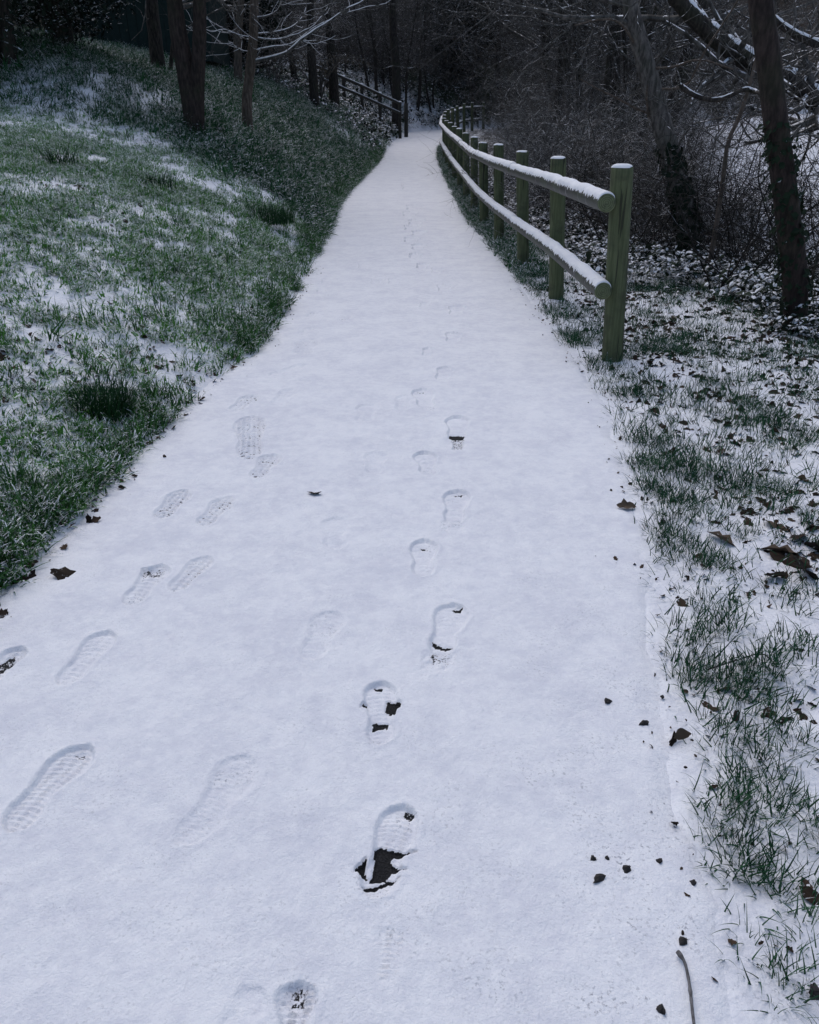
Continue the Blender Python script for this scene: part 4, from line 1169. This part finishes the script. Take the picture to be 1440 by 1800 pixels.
# tussocks: things of their own
def tussock(px, py, h, rad, nb, label, w=.006, seed=0, mat='tuss', bend=1.2):
    p = ground_at(px, py); me = blade_clump(seed, nb, h, w, rad, bend, M[mat], name='grass_tussock', flop=.1)
    o = link('grass_tussock', me, None, (p[0], p[1], float(H(p[0], p[1]))), (0, 0, 0)); tag(o, label, 'grass tuft', 'big grass tussocks on the left slope'); return o
tussock(185, 735, .24, .15, 520, 'large dark green grass tussock beside the left edge of the path', seed=401, bend=.9)
tussock(470, 395, .34, .36, 800, 'dark bushy grass tussock on the snowy strip half way up the path', .008, seed=402, bend=1.7)
tussock(105, 295, .30, .20, 170, 'spiky dark tussock high on the lawn near the left picture edge', .008, seed=403, bend=2.0)
tussock(270, 335, .30, .25, 170, 'loose dark tussock near the top of the lawn', .008, seed=404, bend=2.1)
tussock(-10, 985, .19, .12, 200, 'long-bladed grass tuft cut by the left picture edge', .008, seed=405, mat='edge', bend=1.7)
tussock(60, 920, .17, .10, 140, 'long-bladed grass tuft beside the path left of the boot prints', .007, seed=406, mat='edge', bend=1.7)
tussock(130, 850, .11, .09, 130, 'leaning grass tuft at the path edge below the large tussock', .005, seed=407, mat='edge')
tussock(30, 870, .14, .09, 120, 'broad-bladed grass tuft at the left picture edge', .008, seed=408, mat='edge')

# ------------------------------------------------------------------ leaves, husks and sticks
def leaf_mesh(seed, lobes=True, mat='leaf'):
    rg = np.random.default_rng(seed); n = 18; V = [(0, 0, .0)]
    cx_, cy_, tw = rg.uniform(-.9, .9), rg.uniform(.5, 1.8) * rg.choice([-1, 1]), rg.uniform(-.6, .6)
    pts = []
    for j in range(n):
        a = j / n * 2 * math.pi; x = math.cos(a); y = .56 * math.sin(a) * abs(math.sin(a)) ** .45; k0 = 1 + rg.uniform(-.12, .12); x *= k0; y *= k0
        if lobes: k = 1 + .30 * math.cos(a * 7 + rg.uniform(-.3, .3)); x *= .8 + .2 * k; y *= k
        pts.append((x, y))
    for f in (.5, 1.0):
        for x, y in pts: V.append((x * f, y * f, 0))
    V = np.array(V); x, y = V[:, 0].copy(), V[:, 1].copy()
    V[:, 2] = .22 * cx_ * x * x + .5 * cy_ * y * y + tw * x * y * .5 + rg.normal(0, .055, len(V)) + .12 * np.abs(y)
    F = [(0, 1 + j, 1 + (j + 1) % n) for j in range(n)] + [(1 + j, 1 + n + j, 1 + n + (j + 1) % n, 1 + (j + 1) % n) for j in range(n)]
    me = make_mesh('dead_leaf', V, F, M[mat]); return me
LV = [leaf_mesh(500 + i, i % 3 != 2) for i in range(8)]
TAN = [leaf_mesh(520 + i, i == 0, 'leaf_tan') for i in range(3)]
def put_leaf(me, px, py, size, rot, label, dz=.008, group=None, name='dead_leaf'):
    p = ground_at(px, py); o = link(name, me, None, (p[0], p[1], float(H(p[0], p[1])) + dz), rot, size); return tag(o, label, 'leaf', group)
put_leaf(TAN[1], 1195, 1308, .030, (1.15, .2, .3), 'brown leaf standing upright at the grass edge right of the path', .018)
put_leaf(LV[2], 1180, 1312, .028, (1.2, -.2, 1.0), 'darker torn leaf leaning beside the upright brown leaf', .012)
put_leaf(TAN[2], 1292, 1285, .026, (1.3, 1.2, .4), 'narrow reddish-brown leaf standing on edge in the right-hand grass', .02)
put_leaf(TAN[0], 1100, 900, .046, (.35, .1, .15), 'curled pale brown leaf lying on the right edge of the path', .014)
put_leaf(TAN[1], 1352, 935, .05, (.3, .3, .8), 'pale tan leaf lying on snow on the right verge', .012)
put_leaf(TAN[0], 1268, 963, .062, (.3, -.3, 2.5), 'crinkled tan leaf in the grass right of the path', .012)
HEAP = ['broad dark leaf in the middle of the leaf heap at the right edge', 'large dark leaf standing steeply at the right of the leaf heap', 'paler tan leaf lying in the leaf heap at the right edge', 'dark leaf cut by the right picture edge in the leaf heap', 'topmost dark leaf of the leaf heap at the right edge', 'smaller dark leaf lowest and leftmost in the leaf heap']
for k, (px, py, s, ti, mt) in enumerate([(1385, 1000, .085, .5, 'L'), (1410, 1020, .09, .8, 'L'), (1370, 985, .07, .3, 'T'), (1435, 985, .08, .9, 'L'), (1400, 960, .06, .4, 'L'), (1360, 1030, .055, .7, 'L')]):
    put_leaf(LV[k] if mt == 'L' else TAN[0], px, py, s, (ti, U(-.4, .4), U(0, 6)), HEAP[k], .02, 'leaves of the heap at the right picture edge')
put_leaf(LV[1], 553, 876, .034, (.5, .1, 2.9), 'small dark curled leaf alone in the middle of the snowy path', .012)
put_leaf(LV[3], 118, 1022, .06, (.3, .4, .2), 'black wet leaf on the snow at the lower left path edge', .012)
put_leaf(LV[0], 48, 1028, .05, (.3, -.3, 1.2), 'dark crumpled leaf half under snow beside the left grass', .010)
put_leaf(LV[4], 2, 645, .07, (.5, .5, .2), 'brown leaf at the left picture edge on the lawn', .02)
# leaf litter on the right verge: the largest as things, the rest joined
cand = []
x, y, zz = sample(17000, .6, 4.8, 1.0, 9.0, lambda x, y: np.where(x - edgeR(y) > .06, 1, 0) * (.25 + .75 * sstep(.40, .6, fbm(x, y, .25, 3, 51))) * np.interp(x - edgeR(y), [0, .25, .6], [.12, .4, 1.0]))
sz = (.008 + .030 * rng.random(len(x)) ** 2.2) * np.interp(y, [1, 3, 6], [.75, 1.0, 1.15])
px_ = sz / np.hypot(y, 1.4)
order = np.argsort(-px_)
rest = []
inview = np.abs(x) / (y * CP + .66) < .52
cnt = 0
for i in order:
    rot = (rng.normal(0, .55), rng.normal(0, .55), rng.uniform(0, 6.28)); me = LV[rng.integers(0, 8)]
    if cnt < 260 and inview[i]:
        o = link('dead_leaf', me, None, (x[i], y[i], zz[i] - .001 + sz[i] * .1), rot, float(sz[i]))
        tag(o, 'small dark dead leaf scattered over the snowy verge right of the path', 'leaf', 'dead leaves scattered on the right verge'); cnt += 1
    else: rest.append((x[i], y[i], zz[i] + sz[i] * .1, *rot, sz[i]))
rest = np.array(rest)
cl_leaf = proto_coll('leaf_form', LV)
tag(scatter('leaf_litter', rest[:, :3], rest[:, 3:6], rest[:, 6], cl_leaf, 8), 'small dark leaf fragments strewn over the snowy right verge', 'leaf litter', kind='stuff')
x, y, zz = sample(3800, -6, -1.2, 1.8, 9, lambda x, y: np.where(edgeL(y) - x > -.12, .10 + .8 * snow_spots(x, y) + .8 * np.exp(-((edgeL(y) - x + .03) / .10) ** 2), 0))
tag(scatter('lawn_leaf_litter', np.stack([x, y, zz + .008], 1), np.stack([rng.normal(0, .5, len(x)), rng.normal(0, .5, len(x)), rng.uniform(0, 6.28, len(x))], 1), rng.uniform(.014, .035, len(x)), cl_leaf, 8), 'dark leaf scraps in the snow along the left lawn edge', 'leaf litter', kind='stuff')

n_ = 420; y = 1.0 + 8 * rng.random(n_) ** .9; x = edgeR(y) + rng.normal(.06, .09, n_)
y2 = 1.6 + 9 * rng.random(n_) ** 1.1; x = np.r_[x, edgeL(y2) + rng.normal(.0, .07, n_)]; y = np.r_[y, y2]; n_ *= 2
tag(scatter('edge_crumbs', np.stack([x, y, np.maximum(H(x, y), zp(y) + .02) + .003], 1), np.stack([rng.normal(0, .6, n_), rng.normal(0, .6, n_), rng.uniform(0, 6.28, n_)], 1), rng.uniform(.003, .016, n_) * rng.random(n_) ** .5, cl_leaf, 8), 'dark crumbs of leaf and soil strewn along both edges of the path', 'leaf litter', kind='stuff')

def lump_mesh(seed, squash=.6):
    rg = np.random.default_rng(seed); V = []; ns, nr = 10, 6
    for i in range(nr + 1):
        a = math.pi * i / nr
        for j in range(ns):
            b = j * 2 * math.pi / ns; r = 1 + rg.normal(0, .17) + .2 * math.cos(3 * b + i)
            V.append((r * math.sin(a) * math.cos(b), r * math.sin(a) * math.sin(b) * .85, squash * r * math.cos(a)))
    F = [(i * ns + j, (i + 1) * ns + j, (i + 1) * ns + (j + 1) % ns, i * ns + (j + 1) % ns) for i in range(nr) for j in range(ns)]
    return make_mesh('husk', np.array(V), F, M['husk'])
LM = [lump_mesh(600 + i) for i in range(3)]
for k, (px, py, s, lab) in enumerate([(1067, 1244, .0115, 'small round dark husk alone on the snow below the leaf heap'), (1130, 1284, .010, 'dark elongated scrap on snow left of the upright leaf'), (1100, 1541, .011, 'larger dark husk in the cluster on the lower right snow'),
                                      (1050, 1558, .010, 'flat oval dark husk lowest in the cluster on the lower right snow'), (1041, 1522, .007, 'grey pebble upper left in the cluster on the lower right snow'), (1066, 1521, .006, 'tiny grey pebble upper right in the cluster on the lower right snow'),
                                      (1157, 1527, .008, 'dark crumb right of the husk cluster on the lower right snow'), (1216, 1566, .007, 'dark crumb at the foot of the lower right grass'), (1198, 1668, .010, 'dark crumb just above the end of the fallen twig'),
                                      (1160, 1790, .009, 'dark crumb at the bottom picture edge left of the fallen twig'), (1430, 1762, .016, 'dark lump at the lower right corner of the picture'), (1163, 1236, .007, 'dark crumb at the grass edge right of the round husk')]):
    p = ground_at(px, py); o = link('husk', LM[k % 3], None, (p[0], p[1], float(zp(p[1])) + .021 + s * .1), (U(-.3, .3), U(-.3, .3), U(0, 3)), (s * (1.5 if k in (1, 3) else 1), s, s)); tag(o, lab, 'husk')
p = np.array([ground_at(px, py) for px, py in [(1187, 1692), (1199, 1710), (1206, 1740), (1210, 1770), (1213, 1800), (1219, 1850)]]); p[:, 2] += .034
mb = MB(); q = resample(p, 20); r = np.linspace(.0034, .0031, 20) * (1 + .25 * (rng.random(20) - .5)); r[0] = .0048; r[1] = .0055; r[9] *= 1.35
mb.tube(q, r, 8, cap=True); o = mb.build('fallen_twig', M['stick'], None, p[0]); o.location = tuple(p[0]); tag(o, 'bent grey twig lying on the snow at the lower right', 'twig')
p = np.array([ground_at(*c) for c in [(1240, 1200), (1300, 1180), (1336, 1172), (1362, 1195)]]); p[:, 2] += .05
mb = MB(); mb.tube(resample(p, 10), np.linspace(.003, .002, 10), 5); o = mb.build('fallen_twig', M['husk'], None, p[0]); o.location = tuple(p[0]); tag(o, 'thin dark twig lying across the right-hand grass', 'twig')
